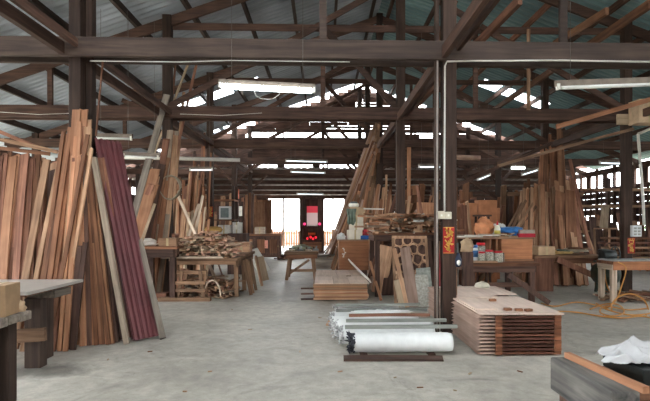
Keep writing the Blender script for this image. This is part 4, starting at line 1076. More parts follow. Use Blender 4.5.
for k, (x0, x1, y0, y1, z, c, lb) in enumerate(((SX0, 2.16, 5.09, 6.5, zt, 0, 'front left'), (2.165, SX1+.02, 5.07, 6.3, zt, 0, 'front right'), (SX0+.1, 2.72, 6.51, 7.35, zt+.0, 0, 'rear'), (SX0+.06, 2.3, 6.12, 7.1, zt+.019, 0, 'raised rear'), (SX0+.02, 1.99, 5.3, 6.1, zt+.0165, 0, 'raised front left'))):
    reg(MB().bb(x0, x1, y0, y1, z, z+.016).build('plywood_sheet', pk), 'pinkish plywood sheet on top of the big right stack, %s' % lb, 'plywood sheet')
for k, (x, y, a) in enumerate(((2.09, 5.26, .2), (2.2, 5.22, -.1), (2.15, 5.9, .1), (2.3, 5.2, .3))):
    reg(MB().box((x, y, zt+.032), (.08, .05, .028), rz=a).build('wood_block', W('brown', 'x')), 'small wood block on the big right stack, %s' % ('left one near the front', 'middle one near the front', 'one farther back', 'right one near the front')[k], 'block')
r = empty('white_bowl', (2.46, 7.2, zt+.017), 'upturned white bowl at the rear of the big right stack', 'bowl')
MB().lathe((2.46, 7.2, zt+.017), [(.11, 0), (.115, .02), (.1, .055), (.06, .075), (.02, .08)], 24).build('bowl_shell', plain('bowlcream', (206, 198, 180), .4), r)
MB().lathe((2.46, 7.2, zt+.097), [(.03, 0), (.03, .012), (.01, .014)], 14).build('foot_ring', plain('bowlcream', (206, 198, 180), .4), r)

# =================================================================== FOREGROUND RIGHT BENCH
bt = wood('wood_sooty', (58, 58, 57), (116, 112, 106), 'y', dirt=.6)
r = empty('heavy_bench', (1.6, 2.2, 0), 'heavy grey stained timber bench at the bottom right corner', 'workbench')
MB().bb(1.205, 1.33, 1.93, 2.46, .575, .745).build('front_beam', bt, r, bevel=.006)
MB().bb(1.331, 2.2, 1.96, 2.44, .62, .70).build('bench_top', W('brown', 'x'), r)
MB().bb(1.245, 2.2, 2.36, 2.44, .50, .574).build('cross_rail', W('dark', 'x'), r)
for (x, y) in ((1.325, 2.38), (1.325, 2.02), (2.1, 2.38), (2.1, 2.02)): MB().bb(x-.04, x+.04, y-.04, y+.04, 0, .574 if x < 1.5 else .62).build('leg', W('red'), r)
for (x, y) in ((1.28, 2.02),): pass
plank('orange_stick', (1.285, 2.44, .761), (1.34, 1.91, .761), .03, .029, W('orange'), (0, 0, 1), 'orange square-cut stick lying on the heavy front bench', 'stick', warp=.001, ragged=.002)
bsl = plain('slate_black', (38, 42, 40), .35, var=.25)
reg(MB().bb(1.475, 2.3, 2.12, 2.44, .701, .775).build('black_slab', bsl, bevel=.006), 'black smooth slab on the heavy front bench under the white cloth', 'slab')
wc = plain('ragwhite', (186, 186, 186), .8, var=.05)
def rag(name, pts, label):
    pass
# white rag: lumps of folded cloth over the black slab
def folds(name, label, c, sx, sy, h, m, seed, n=100):
    vs = []; fs = []; c = V(c)
    for i in range(n+1):
        for j in range(n+1):
            u = i/n*2-1; v = j/n*2-1
            ang = math.atan2(v, u); rad = min(1, math.hypot(u, v)/(1.0+.18*math.sin(ang*3+seed)+.10*math.sin(ang*5+1)))
            ed = max(0, 1-rad**3)
            p = V((u*1.6+seed, v*1.6, 0)); wv = noise.noise(p)*2.2
            ridge = (1-abs(math.sin(u*3.6+v*2.0+wv*1.8)))**1.3
            ridge2 = (1-abs(math.sin(-u*2.4+v*4.2+wv*2.2+1)))**1.6
            z = h*ed**.7*(.18+.50*ridge+.34*ridge2+.35*math.exp(-((u-.05)**2+(v-.2)**2)*5))
            vs.append(c+V((u*sx, v*sy, z+.003)))
    for i in range(n):
        for j in range(n):
            a = i*(n+1)+j
            def inside(q):
                ii, jj = divmod(q, n+1); u = ii/n*2-1; v = jj/n*2-1; ang = math.atan2(v, u)
                return math.hypot(u, v) < (1.0+.18*math.sin(ang*3+seed)+.10*math.sin(ang*5+1))*.98
            if all(inside(q) for q in (a, a+n+1, a+n+2, a+1)): fs.append((a, a+n+1, a+n+2, a+1))
    mb = MB(); mb.add(vs, fs, True); o = mb.build(name, m)
    md = o.modifiers.new('thick', 'SOLIDIFY'); md.thickness = .003; md.offset = 1
    return reg(o, label, 'cloth')
folds('white_rag', 'crumpled white cloth draped on the black slab at bottom right', (1.64, 2.30, .778), .30, .12, .09, wc, 2.3)

# =================================================================== MAIN POST FITTINGS
PXm, PYm = 1.65, 6.25
def couplet(label, x, y, z0, z1, w_, seed, base=(168, 40, 36)):
    r = empty('red_paper_strip', (x, y, z0), label, 'paper strip')
    MB().bb(x-w_/2, x+w_/2, y-.004, y-.001, z0, z1).build('paper', plain('redpaper', base, .6, var=.12), r)
    rn = random.Random(seed); m = MB(); H = (z1-z0)
    m.bb(x-w_*.46, x+w_*.46, y-.006, y-.0045, z1-H*.03, z1-H*.015); m.bb(x-w_*.46, x+w_*.46, y-.006, y-.0045, z0+H*.015, z0+H*.03)
    for k in range(4):   # worn gilt brush marks, too faded to read
        zc = z1-H*(.17+.22*k)
        for q in range(9):
            cx = x+rn.uniform(-.3, .3)*w_; cz = zc+rn.uniform(-.09, .09)*H; a = rn.choice((0, 0, PI/2, PI/2, .8, -.8))
            m.box((cx, y-.0055, cz), (rn.uniform(.18, .45)*w_, .0012, .012+rn.uniform(0, .008)), ry=a)
    m.build('gilt_marks', plain('gilt', (226, 178, 84), .4, var=.2), r)
    return r
couplet('red paper strip with gilt marks pasted on the central post', 1.66, PYm-.081, 1.06, 1.41, .15, 3)
couplet('faded red paper strip on the far right post below the meter box', 6.61, 9.97-.081, .82, 1.15, .16, 5, (190, 62, 48))
couplet('small red and white paper on the third left post', -3.24, 13.7-.081, 1.65, 1.95, .15, 6, (190, 110, 104))
r = empty('switch_box', (1.6, PYm-.09, 1.52), 'pale double electric switch box on the central post', 'switch box')
MB().bb(1.51, 1.60, PYm-.125, PYm-.081, 1.515, 1.62).build('switch_body', plain('switchcream', (206, 198, 176), .5, var=.05), r, bevel=.004)
MB().bb(1.605, 1.69, PYm-.125, PYm-.081, 1.515, 1.61).build('switch_body', plain('switchcream', (206, 198, 176), .5, var=.05), r, bevel=.004)
for x in (1.555, 1.648): MB().bb(x-.012, x+.012, PYm-.131, PYm-.125, 1.55, 1.58).build('rocker', plain('cupwhite', (230, 226, 214), .3), r)
wp = plain('conduit_white', (206, 202, 192), .4, var=.06)
bend('conduit', [at(444.5, 211, 6.12), at(444.5, 150, 6.12), at(445, 66, 6.12), at(447, 61.5, 6.0), at(470, 61, 6.0), at(560, 60.5, 6.0), at(660, 62, 6.0)], .012, wp, 'white conduit running up the central post and along the nearest beam', 'conduit')
bend('thin_conduit', [V((1.495, 6.12, .0)), V((1.495, 6.12, 1.6)), V((1.50, 6.12, 3.6))], .012, plain('conduit_grey', (150, 140, 132), .5), 'thin grey conduit down the left edge of the central post', 'conduit')
r = empty('hanging_brush', (1.8, 6.14, .9), 'small blue and white tag hanging on the right face of the central post', 'tag')
MB().lathe((1.79, 6.18, .88), [(.03, 0), (.045, .04), (.045, .1), (.025, .16), (.01, .19)], 14).build('tag_body', plain('tagdark', (34, 44, 66), .4), r)
MB().lathe((1.787, 6.14, .905), [(.01, 0), (.026, .02), (.026, .05), (.01, .07)], 12).build('tag_face', plain('cupwhite', (230, 226, 214), .3), r)
MB().bb(1.78, 1.8, 6.19, 6.21, 1.069, 1.2).build('hook', tm, r)
plank('broom_handle', (1.80, 6.32, 0), (1.80, 6.33, .88), .03, .03, W('tan'), (0, -1, 0), 'short tan stick standing against the right side of the central post', 'stick')
plank('red_batten', (2.0, 7.8, 0), (1.98, 8.1, 1.05), .06, .03, plain('redpaint', (150, 44, 44), .5), (0, -1, 0), 'red painted batten standing just right of the central post', 'batten')
# conduit and meter on far right post
bend('conduit', [at(638, 134, 9.82), at(650, 129, 9.82)], .03, wp, 'short white conduit bend near the right picture edge', 'conduit')
bend('conduit', [at(638, 134, 9.82), at(640, 160, 9.84), at(643, 200, 9.86), at(644, 225, 9.86)], .03, wp, 'white conduit running down the far right post to the meter box', 'conduit')
r = empty('meter_box', (6.67, 9.84, 1.18), 'white electric meter box on the far right post', 'meter')
MB().bb(6.58, 6.78, 9.80, 9.888, 1.18, 1.42).build('meter_body', plain('enamel', (214, 216, 212), .4, var=.04), r, bevel=.006)
m = MB()
for i in range(2):
    for j in range(3): m.bb(6.605+i*.085, 6.665+i*.085, 9.794, 9.8, 1.21+j*.065, 1.25+j*.065)
m.build('socket_plate', plain('socketgrey', (160, 160, 150), .5), r)

# =================================================================== RIGHT BENCH WITH JARS
r = table('jar_bench', 'dark workbench with jars and clutter behind the big right stack', 2.58, 3.88, 8.3, 9.6, .76, .06, .09, 'brown', 'dark', apron=.12, cat='workbench', stretch=.3)
MB().bar((3.3, 8.25, .55), (4.0, 8.2, .05), .09, .05).build('diagonal_brace', W('dark'), r)
plank('bench_edge_board', (2.5, 8.35, .78), (3.1, 8.3, .78), .2, .03, W('tan'), (0, 0, 1), 'tan board jutting over the left end of the jar bench', 'board')
bz = .761
r = empty('bench_cabinet', (3.35, 8.9, bz), 'orange-brown plywood cupboard with an overhanging top on the jar bench', 'cupboard')
MB().bb(3.30, 3.88, 8.6, 9.3, bz, 1.17).build('carcass', W('ply', 'x'), r, bevel=.005)
MB().bb(3.24, 3.90, 8.585, 8.599, bz, bz+.04).build('bottom_rail', W('orange', 'x'), r)
MB().bb(2.42, 3.92, 8.62, 9.5, 1.171, 1.20).build('cupboard_top', W('bench', 'x'), r)
MB().bb(2.5, 2.54, 8.8, 9.4, bz, 1.17).build('side_panel', W('brown'), r)
MB().bb(2.54, 3.3, 9.3, 9.34, bz, 1.17).build('back_panel', W('dark', 'x'), r)
for x in (3.13, 3.25): MB().bb(x-.015, x+.015, 8.7, 9.2, bz, 1.17).build('divider', W('orange'), r)
jg = plain('jarcontents', (168, 166, 150), .35, var=.45, scale=60)
def jar(x, y, z, r0, h, label, lid=(200, 34, 40), body=None, band=None):
    r = empty('storage_jar', (x, y, z), label, 'jar')
    MB().lathe((x, y, z), [(r0*.9, 0), (r0, .01), (r0, h*.78), (r0*.82, h*.86)], 18).build('jar_body', body or jg, r)
    MB().lathe((x, y, z+h*.861), [(r0*.92, 0), (r0*.92, h*.14), (r0*.85, h*.16)], 18).build('lid', plain('lid%d' % lid[2], lid, .35), r)
    if band: MB().lathe((x, y, z+h*.3), [(r0*1.01, 0), (r0*1.01, h*.4)], 18).build('band', plain('band', band, .4), r)
jar(2.74, 8.50, bz, .085, .30, 'tall white tub with a blue band, leftmost container on the jar bench', (60, 110, 170), plain('tubwhite', (206, 210, 212), .4), (70, 110, 160))
jar(2.92, 8.62, bz, .085, .34, 'tall red-lidded jar behind the front jars', (200, 34, 40))
jar(2.86, 8.38, bz, .065, .19, 'small red-lidded jar, first of the front three', (196, 40, 52))
jar(3.0, 8.40, bz, .075, .22, 'red-lidded glass jar, middle of the front three', (196, 40, 52))
jar(3.16, 8.40, bz, .085, .20, 'wide red-lidded jar, right of the front three', (196, 40, 52))
jar(3.26, 8.46, bz, .04, .16, 'slim dark bottle right of the jars', (70, 60, 58), plain('darkjar', (110, 96, 84), .3))
blob('brown_paper_bag', (2.54, 8.2, .96), .12, .08, .22, plain('kraft', (176, 150, 120), .8), 'crumpled brown paper bag hooked at the left end of the jar bench', 'bag', 23)
reg(MB().bb(2.46, 2.62, 8.12, 8.28, 0, .96).build('bag_stand', W('dark')), 'dark upright timber under the brown paper bag', 'timber')
tz = 1.201
def at_top(px, py, Y=8.85): return at(px, py, Y)
r = empty('glue_bottle', (3.30, 8.75, tz), 'white squeeze bottle standing on the jar bench cupboard', 'bottle')
MB().lathe((3.28, 8.75, tz), [(.05, 0), (.055, .02), (.055, .17), (.025, .22), (.018, .23)], 18).build('bottle_body', plain('bottlewhite', (236, 232, 214), .4, var=.04), r)
MB().lathe((3.28, 8.75, tz+.231), [(.02, 0), (.02, .03), (.006, .08)], 12).build('cap', plain('lid40', (200, 34, 40), .35), r)
MB().lathe((3.28, 8.75, tz+.05), [(.0562, 0), (.0562, .08)], 18).build('yellow_label', plain('lblyellow', (214, 196, 96), .5), r)
blob('orange_bag', (3.10, 8.95, tz), .17, .16, .34, plain('orangebag', (206, 138, 96), .7, var=.15), 'orange cloth bag left of the white bottle', 'bag', 31)
blob('blue_plastic_bag', (3.62, 8.9, tz+.03), .26, .14, .17, plain('bluebag', (64, 124, 190), .4, var=.2), 'blue plastic bag on the jar bench cupboard', 'bag', 37)
blob('white_plastic_bag', (3.47, 9.15, tz), .15, .12, .26, plain('bagwhite', (224, 222, 218), .6), 'white plastic bag behind the blue one', 'bag', 41)
r = empty('red_case', (3.82, 8.8, tz), 'red case with a grey lid at the right end of the cupboard', 'case')
MB().bb(3.66, 3.98, 8.68, 8.95, tz, tz+.07).build('case_body', plain('redcase', (180, 34, 52), .45), r, bevel=.008)
MB().bb(3.68, 3.97, 8.69, 8.94, tz+.071, tz+.14).build('case_lid', plain('greycard', (168, 152, 138), .7), r, bevel=.006)
for k, (x, y, l, a, c) in enumerate(((2.75, 8.72, .45, .1, 'w'), (2.95, 8.68, .6, .05, 'w'), (3.15, 8.66, .5, -.05, 'g'), (3.42, 8.72, .4, .2, 't'), (2.62, 8.9, .5, -.1, 'g'))):
    mt = plain('paper', (224, 220, 208), .7) if c == 'w' else (W('greytan', 'x') if c == 'g' else W('tan', 'x'))
    reg(MB().box((x, y, tz+.012+.022*(k % 3)), (l, .14, .02), rz=a).build('flat_board', mt), '%s flat strip on the cupboard top, %s' % (('white', 'white', 'greyish', 'tan', 'greyish')[k], ('leftmost white', 'longer white', 'below the bottle', 'below the blue bag', 'at the left end')[k]), 'strip')
offcuts('thin scrap of wood in the litter on the jar bench cupboard', 'scraps on the jar bench cupboard', 16, 3.3, 3.9, 8.6, 8.95, tz+.0, .05, [W('greytan'), W('brown'), W('tan')], L=(.15, .3), seed=51, name='wood_scrap', yaw=1.5, cat='scrap')
# upright panels behind
for k, (x0, x1, t0, Y, c) in enumerate(((464, 477, 203, 11.0, 'orange'), (479, 497, 200, 11.4, 'orange'), (488, 500, 208, 12.2, 'ply'))):
    a, b = at(x0, t0, Y), at(x1, t0, Y)
    reg(MB().bb(a.x, b.x, Y, Y+.35, .0, a.z).build('tall_carton', plain('cardtan', (176, 118, 82), .8), bevel=.006), 'tall orange-brown %s standing behind the jar bench, %s' % ('carton', ('left', 'middle, tallest', 'right')[k]), 'carton')
r = empty('wooden_stool', (4.05, 11.0-.3, 0), 'dark shape of a stool standing before the tall cartons', 'stool')
for (dx, dy) in ((-.15, -.12), (.15, -.12), (-.15, .12), (.15, .12)): MB().bar((3.62+dx*1.0, 10.6+dy, 0), (3.62+dx*.7, 10.6+dy, 1.62), .04, .04).build('leg', W('dark'), r)
MB().bb(3.45, 3.79, 10.45, 10.75, 1.62, 1.66).build('seat', W('dark', 'x'), r)
lean_bundle('short_batten', 'reddish batten fanned between central post and tall cartons', 'batten', 'battens fanned right of the central post', 10, (452, 286, 476, 284), (458, 196, 466, 214), .07, .03, [W('red'), W('brown'), W('tan')], Yt=(10.2, 10.6), jit=(.05, .2, .3), layer=.04, seed=61)
lean_bundle('fanned_board', 'brown board slanting in the fan between cartons and right rack', 'board', 'boards fanned beside the right rack', 14, (488, 272, 530, 272), (498, 200, 534, 186), .1, .03, [W('red'), W('brown'), W('bench'), W('dark')], Yt=(13.0, 13.3), jit=(.15, .2, .3), layer=.05, seed=62)
for k, (a, b) in enumerate((((510, 224), (522, 203)), ((514, 224), (526, 200)), ((520, 222), (533, 203)), ((524, 224), (536, 206)))):
    p = at(*b, 12.0); q = at(*a, 11.7); d = q-p; q = p+d*(p.z/-d.z)*.98
    q.z = max(q.z, 0)
    plank('pale_lath', q, p, .06, .025, W('bench'), (0, -1, 0), 'light slat slanting left of the right rack, %s of four' % ('first', 'second', 'third', 'last')[k], 'slat')

# =================================================================== RIGHT LUMBER RACK
RM = [W('red'), W('brown'), W('tan'), W('bench'), W('tan'), W('orange')]
r = empty('lumber_rack', (5.9, 12.6, 0), 'timber lumber rack frame with a high crossbar, right side', 'rack')
for x in (5.05, 6.9): MB().bb(x-.05, x+.05, 12.5, 12.6, 0, 2.4).build('upright', W('post'), r)
MB().bb(4.95, 7.0, 12.42, 12.49, 2.2, 2.3).build('crossbar', W('bench', 'x'), r)
lean_bundle('rack_board', 'brown board standing upright in the right lumber rack', 'board', 'boards upright in the right rack', 54, (514, 286, 588, 286), (522, 198, 574, 192), .09, .035, RM, Yt=(12.25, 12.3), jit=(.05, .15, .35), layer=.05, seed=71)
lean_bundle('tall_rack_board', 'tall reddish board towering out of the right rack', 'board', 'tall boards towering out of the right rack', 16, (536, 280, 572, 280), (540, 156, 564, 132), .1, .03, [W('red'), W('brown'), W('orange')], Yt=(13.0, 13.4), jit=(.05, .15, .45), layer=.04, seed=72)
lean_bundle('wide_rack_board', 'wide greyish brown board at the right end of the rack', 'board', 'wide boards at the right end of the rack', 5, (556, 285, 580, 285), (560, 196, 576, 196), .3, .035, [W('bench'), W('brown'), W('brown')], Yt=(12.0, 12.1), jit=(.03, .05, .1), layer=.06, seed=73)
plank('slanting_board', fl(598, 284), at(570, 160, 12.3), .08, .03, W('red'), (0, -1, 0), 'long reddish board slanting down right of the rack', 'board')
plank('slanting_board', fl(604, 282), at(573, 198, 12.1), .1, .03, W('tan'), (0, -1, 0), 'tan board slanting at the right foot of the rack', 'board')
plank('long_pole', at(498, 166, 9.1), at(633, 129, 9.8), .06, .05, W('bench'), (0, -1, 0), 'long pale brown pole slung diagonally below the second beam at right', 'pole')
plank('long_pole', at(455, 186, 12.0), at(552, 143, 12.0), .09, .05, W('beamred'), (0, -1, 0), 'brown pole crossing diagonally behind the tall cartons', 'pole')
plank('hung_brace', at(463, 176, 13.0), at(497, 198, 13.0), .09, .05, W('beamred'), (0, -1, 0), 'brown brace sloping down right of the central post', 'brace')

# second right bench
r = table('hose_bench', 'brown workbench with coiled hoses on top, before the right rack', 4.55, 6.1, 9.95, 11.2, .77, .05, .1, 'bench', 'brown', apron=.12, cat='workbench')
MB().bb(4.56, 4.96, 9.98, 10.02, 0, .71).build('side_board', W('red'), r)
MB().bar((5.0, 9.9, .7), (5.85, 9.9, .32), .12, .05).build('diagonal_brace', W('red'), r)
card('tan_carton', 'long tan carton at the left end of the hose bench', 'carton', 4.66, 5.05, 10.1, 10.5, .771, .96, plain('boxtan', (190, 160, 126), .7), .1)
card('tan_carton', 'small tan carton cut behind the first on the hose bench', 'carton', 4.4+.2, 4.85, 10.6, 10.9, .771, .93, plain('boxtan2', (170, 140, 110), .7))
for k in range(4):
    pts = []; rn = random.Random(k+80); cx, cy = 5.3+k*.17, 10.35+.1*(k % 2)
    for i in range(90):
        a = i/18*2*PI; rr = .2+.05*math.sin(i*.37+k)
        pts.append(V((cx+rr*1.1*math.cos(a), cy+rr*math.sin(a), .79+.022*k+.012*math.sin(i*.5)+.0006*i)))
    bend('hose_coil', pts, .011, plain('hose%d' % k, ((188, 160, 104), (92, 108, 96), (150, 138, 118), (120, 84, 60))[k], .5), ('tan', 'green', 'grey', 'brown')[k]+' hose coiled in the tangle on the hose bench', 'hose', seg=6)
# compressor
cxx, cyy = 5.95, 9.78
r = empty('air_compressor', (cxx, 10.1, 0), 'dark green air compressor with a round tank beside the hose bench', 'compressor')
gt = plain('compgreen', (62, 74, 58), .4, var=.25, spec=.6)
q = MB(); q.tube([(cxx, 9.45, .40), (cxx, 9.50, .40), (cxx, 9.56, .40), (cxx, 9.9, .40), (cxx, 9.98, .40)], [.10, .19, .235, .235, .12], 24); q.build('air_tank', gt, r)
MB().bb(cxx-.16, cxx+.16, 9.55, 9.9, .636, .67).build('mount_plate', gt, r)
q = MB(); q.tube([(cxx-.14, 9.62, .80), (cxx+.12, 9.62, .80)], [.1, .1], 16); q.build('motor', plain('motorgrey', (70, 74, 74), .4, .4), r)
q = MB(); q.bb(cxx-.08, cxx+.06, 9.68, 9.85, .671, .92)
for k in range(6): q.bb(cxx-.1, cxx+.08, 9.67, 9.86, .74+k*.03, .75+k*.03)
q.build('pump_head', plain('motorgrey', (70, 74, 74), .4, .4), r)
q = MB(); q.tube([(cxx+.20+.0*i, 9.72+.17*math.cos(i*PI/12), .80+.17*math.sin(i*PI/12)) for i in range(24)], .012, 6, closed=True)
for i in range(4): q.cyl((cxx+.2, 9.72, .8), (cxx+.2, 9.72+.17*math.cos(i*PI/2), .8+.17*math.sin(i*PI/2)), .012, 6)
q.build('flywheel', plain('motorgrey', (70, 74, 74), .4, .4), r)
for (x, y) in ((cxx-.13, 9.55), (cxx+.13, 9.55), (cxx-.13, 9.88), (cxx+.13, 9.88)): MB().bar((x, y, 0), (x*.5+cxx*.5, y, .26), .05, .03).build('foot', gt, r)
MB().tube([(cxx-.05, 9.44, .40), (cxx-.05, 9.40, .40)], [.03, .03], 12).build('pressure_gauge', plain('cupwhite', (230, 226, 214), .3), r)

# table at the right edge
r = table('mat_table', 'table with a grey mat on top at the right picture edge', 5.32, 7.0, 8.5, 9.0, .76, .06, .09, 'brown', 'greytan', apron=.1, cat='table', inset=.02)
MB().bb(5.34, 7.0, 8.485, 8.499, .60, .755).build('front_rail', W('ply', 'x'), r)
reg(MB().bb(5.34, 6.95, 8.51, 8.98, .761, .78).build('grey_mat', plain('matgrey', (150, 150, 148), .8)), 'grey mat covering the table at the right edge', 'mat')
offcuts('plank piece in the jumble under the table at the right edge', 'planks under the right edge table', 40, 5.5, 6.8, 8.6, 9.1, .0, .5, [W('brown'), W('bench'), W('red'), W('greytan')], L=(.5, .9), seed=91, name='plank_piece', yaw=1.5, cat='plank')
# orange hoses on the floor
om = plain('hoseorange', (196, 138, 72), .5)
def hose(label, ctrl, r_=.012):
    pts = []
    for i in range(len(ctrl)-1):
        P = [V(ctrl[max(0, i-1)]), V(ctrl[i]), V(ctrl[i+1]), V(ctrl[min(len(ctrl)-1, i+2)])]
        for k in range(10):
            t = k/10; pts.append(.5*((2*P[1])+(-P[0]+P[2])*t+(2*P[0]-5*P[1]+4*P[2]-P[3])*t*t+(-P[0]+3*P[1]-3*P[2]+P[3])*t**3))
    pts.append(V(ctrl[-1])); bend('air_hose', pts, r_, om, label, 'hose', seg=7)
def g(px, py, z=.014): p = fl(px, py); p.z = z; return p
hose('orange hose snaking left along the floor from the right table', [g(541, 304), g(556, 307), g(575, 303), g(596, 306), g(612, 312), g(632, 316), g(652, 314)])
hose('second orange hose lying before the right table', [g(552, 312), g(575, 313), g(600, 317), g(622, 319), g(640, 317), g(656, 320)])
pts = [at(612, 312, 7.75), at(612, 304, 7.8), at(620, 296, 7.85), at(632, 294, 7.85), at(644, 300, 7.8), at(649, 312, 7.75), g(646, 316)]
hose('orange hose rising in a large loop before the right table leg', pts)
hose('orange hose twisted tightly at the foot of the right table', [g(590, 310), g(604, 306, .03), g(618, 308, .06), g(624, 314, .03), g(612, 317), g(600, 314, .03), g(606, 309, .05), g(628, 311, .02), g(648, 309)])
hose('orange hose hanging from the right table edge to the floor', [at(618, 262, 8.44), at(626, 268, 8.4), at(622, 285, 8.38), at(616, 300, 8.3), g(606, 308), g(596, 304)])
hose('orange hose hanging from the compressor', [V((cxx-.2, 9.36, .7)), V((cxx-.28, 9.30, .45)), V((cxx-.2, 9.28, .12)), V((cxx-.05, 9.2, .02)), g(606, 310)], .013)

# things at the far right behind
lean_bundle('right_bay_board', 'dark board standing in the far right bay', 'board', 'boards standing in the far right bay', 26, (590, 268, 660, 272), (590, 226, 660, 214), .18, .04, [W('dark'), W('brown'), W('red'), W('bench')], Yt=(15.5, 15.0), jit=(.2, .3, .35), layer=.06, seed=95)
for k in range(7):
    plank('stacked_plank', at(600+3*k % 7, 268-k*5.0, 13.4), at(680, 268-k*5.0, 13.4), .4, .06, RM[k % 5], (0, 0, 1), 'horizontal plank in the low pile at far right, %s' % ('lowest', 'second', 'third', 'fourth', 'fifth', 'sixth', 'topmost')[k], 'plank')
r = empty('rail_shelf', (9.5, 15.5, 0), 'open timber rail shelf before the bright right wall', 'rack')
for x in (7.9, 9.6, 11.2): MB().bb(x-.06, x+.06, 15.5, 15.62, 0, 3.0).build('upright', W('post'), r)
for z in (1.15, 2.0, 2.55): MB().bb(7.6, 11.5, 15.42, 15.5, z, z+.09).build('rail', W('bench', 'x'), r)
r = empty('wooden_chair', (8.2, 13.4, 0), 'pale wooden chair back showing among the lumber at right', 'chair')
q = at(603, 228, 13.2)
MB().bar((q.x-.2, 13.2, 0), (q.x-.2, 13.3, 1.3), .05, .04).build('back_leg', W('tan'), r); MB().bar((q.x+.15, 13.2, 0), (q.x+.25, 13.3, 1.3), .05, .04).build('back_leg', W('tan'), r)
MB().bb(q.x-.25, q.x+.25, 12.9, 13.25, 1.3, 1.34).build('seat', W('tan', 'x'), r)
MB().bar((q.x+.03, 13.22, 1.34), (q.x+.13, 13.3, 2.0), .22, .04).build('backrest', W('pale'), r)

# pale boxes on the beam top right
card('beam_carton', 'pale cardboard carton on the beam at the right picture edge', 'carton', *[at(629, 0, 9.6).x, at(652, 0, 9.6).x], 9.3, 9.62, 3.5, 3.98, plain('boxpale', (206, 178, 146), .8))
plank('beam_board', at(617, 119.5, 9.72), at(641, 119.5, 9.72), .22, .05, W('pale'), (0, -1, 0), 'pale board fixed on the face of the second beam at far right', 'board')
plank('orange_plank', at(556, 127, 9.7), at(652, 99, 8.6), .09, .04, W('brown'), (0, -1, 0), 'brown plank slanting over the second beam at far right', 'plank')
plank('upright_batten', at(528.5, 110, 9.75), at(528.5, 30, 9.75), .07, .03, W('tan'), (0, -1, 0), 'tan upright batten rising from the second beam right of centre', 'batten')

# =================================================================== LAMPS, PIPES
def tube_lamp(label, a, b, Y, lit, drop=None, r_=.02, house=True):
    p, q = at(*a, Y), at(*b, Y); L = (q-p).length; d = (q-p).normalized()
    r = empty('tube_lamp', (p+q)/2, label, 'ceiling lamp')
    m = MB(); m.bar(p-d*.02+V((0, .02, .055)), q+d*.02+V((0, .02, .055)), .07, .05); m.build('housing', plain('lamp_housing', (120, 108, 96), .6, var=.2), r)
    m = MB(); m.cyl(p+d*.03, q-d*.03, r_, 12)
    m.build('tube', emis('tube_lit_%d' % lit, (235, 248, 255), lit) if lit else plain('tube_off', (222, 222, 216), .3, var=.03), r)
    for e in (p, q): MB().box(e+V((0, 0, .012)), (.03, .05, .07)).build('lamp_holder', plain('cupwhite', (230, 226, 214), .3), r)
    if drop:
        zc = (zr(p.x*.5+q.x*.5)-.2 if Y < 21 else za(Y)-.04)-max(p.z, q.z)-.34
        drop = zc if zc > 0 else drop
        for f in (.12, .88):
            e = p+(q-p)*f+V((0, .02, .08)); MB().cyl(e, e+V((0, 0, drop)), .0025, 5).build('wire', plain('wiregrey', (120, 116, 110), .5), r)
    return r
tube_lamp('long lit tube lamp hanging below the nearest beam', (220, 86), (314, 91), 6.05, 9, .45, .034)
# cable loop below the lit lamp
bend('lamp_cable', [at(254, 90, 6.0), at(256, 96, 6.0), at(262, 99, 6.0), at(272, 99.5, 6.0), at(279, 95, 6.0), at(280, 90, 6.0)], .004, wp, 'thin cable loop hanging below the lit tube lamp', 'cable', seg=5)
tube_lamp('unlit tube lamp cut off by the right picture edge', (558, 88), (668, 84), 5.4, 0, .5, .022)
tube_lamp('unlit tube lamp right of the first left post', (96, 138), (131, 139), 8.6, 0, 1.0)
tube_lamp('unlit tube lamp behind the leaning grey plank', (124, 156), (158, 158), 9.2, 0, .8)
tube_lamp('tube lamp in the aisle below the third beam', (286, 161), (327, 162), 17.0, .6, .5)
tube_lamp('tube lamp in the aisle below the fourth beam', (291, 172), (325, 173), 18.5, .9, .8)
tube_lamp('tube lamp before the altar opening', (297, 194), (323, 194.5), 22.5, .9, .5)
tube_lamp('tube lamp left of the aisle above the stored boards', (190, 170), (212, 170), 13.0, .5, .8)
tube_lamp('tube lamp just left of the central post', (419, 167), (441, 167), 13.0, .5, .8)
tube_lamp('bright tube lamp right of the tall cartons', (511, 168), (525, 168), 17.0, 6, .5, .05)
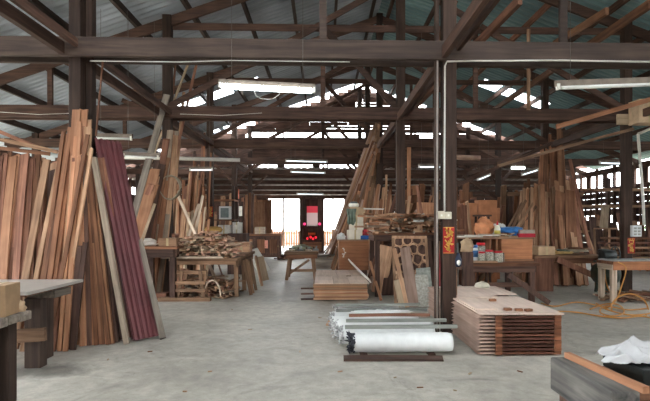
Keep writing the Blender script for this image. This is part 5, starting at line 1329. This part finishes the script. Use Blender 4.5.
tube_lamp('slanted tube lamp left of the right rack', (522, 175), (538, 170), 13.0, .2, .6)
tube_lamp('slanted tube lamp above the tall cartons', (478, 180), (490, 175), 13.0, .2, .6)
tube_lamp('tube lamp above the far right window band', (600, 163), (632, 164), 13.5, .3, .4)
bend('drain_pipe', [at(120, 140+17, 12.0), at(240, 160, 12.4)], .05, wp, 'white pipe running level between the left posts', 'pipe')
bend('drain_pipe', [at(452, 157, 12.5), at(480, 158, 12.5)], .07, plain('pipedull', (170, 140, 120), .5), 'dull pinkish pipe short length right of the central post', 'pipe')
for i in range(6):
    Y = 5.0
for k, (a, b, Y) in enumerate((((0, 60+52), (78, 53+60), 9.8), ((180, 114), (262, 113), 9.8))):
    bend('slack_cable', [at(a[0], a[1], Y-.02), at((a[0]+b[0])/2, (a[1]+b[1])/2+2, Y-.02), at(b[0], b[1], Y-.02)], .006, wp, 'thin pale cable stapled along the second beam, %s of the grey leaning plank' % ('left', 'right')[k], 'cable', seg=5)
bend('slack_cable', [at(90, 61, 6.1), at(180, 62, 6.1), at(230, 60.5, 6.1), at(350, 62, 6.1)], .006, wp, 'thin pale cable along the bottom of the nearest beam', 'cable', seg=5)
plank('red_rope_batten', at(96, 136, 6.3), at(103, 60, 6.3), .02, .02, W('red'), (0, -1, 0), 'thin reddish rod hanging from the nearest beam right of the left post', 'rod')

rn = random.Random(77)
for k in range(16):
    px, py = [(455, 391), (470, 374), (340, 372), (250, 330), (300, 352), (210, 372), (395, 378), (520, 372), (150, 352), (280, 300), (232, 310), (500, 345), (185, 392), (320, 318), (108, 360), (420, 388)][k]
    c = fl(px, py); a = rn.uniform(0, PI); l = rn.uniform(.01, .028)
    plank('floor_chip', c-V((math.cos(a), math.sin(a), 0))*l+V((0, 0, .006)), c+V((math.cos(a), math.sin(a), 0))*l+V((0, 0, .006)), rn.uniform(.008, .018), .008, W(rn.choice(('pale', 'tan', 'brown'))), (0, 0, 1), 'small wood chip lying loose on the bare concrete floor', 'wood chip', 'wood chips on the floor', seg=1, warp=0, ragged=.004)
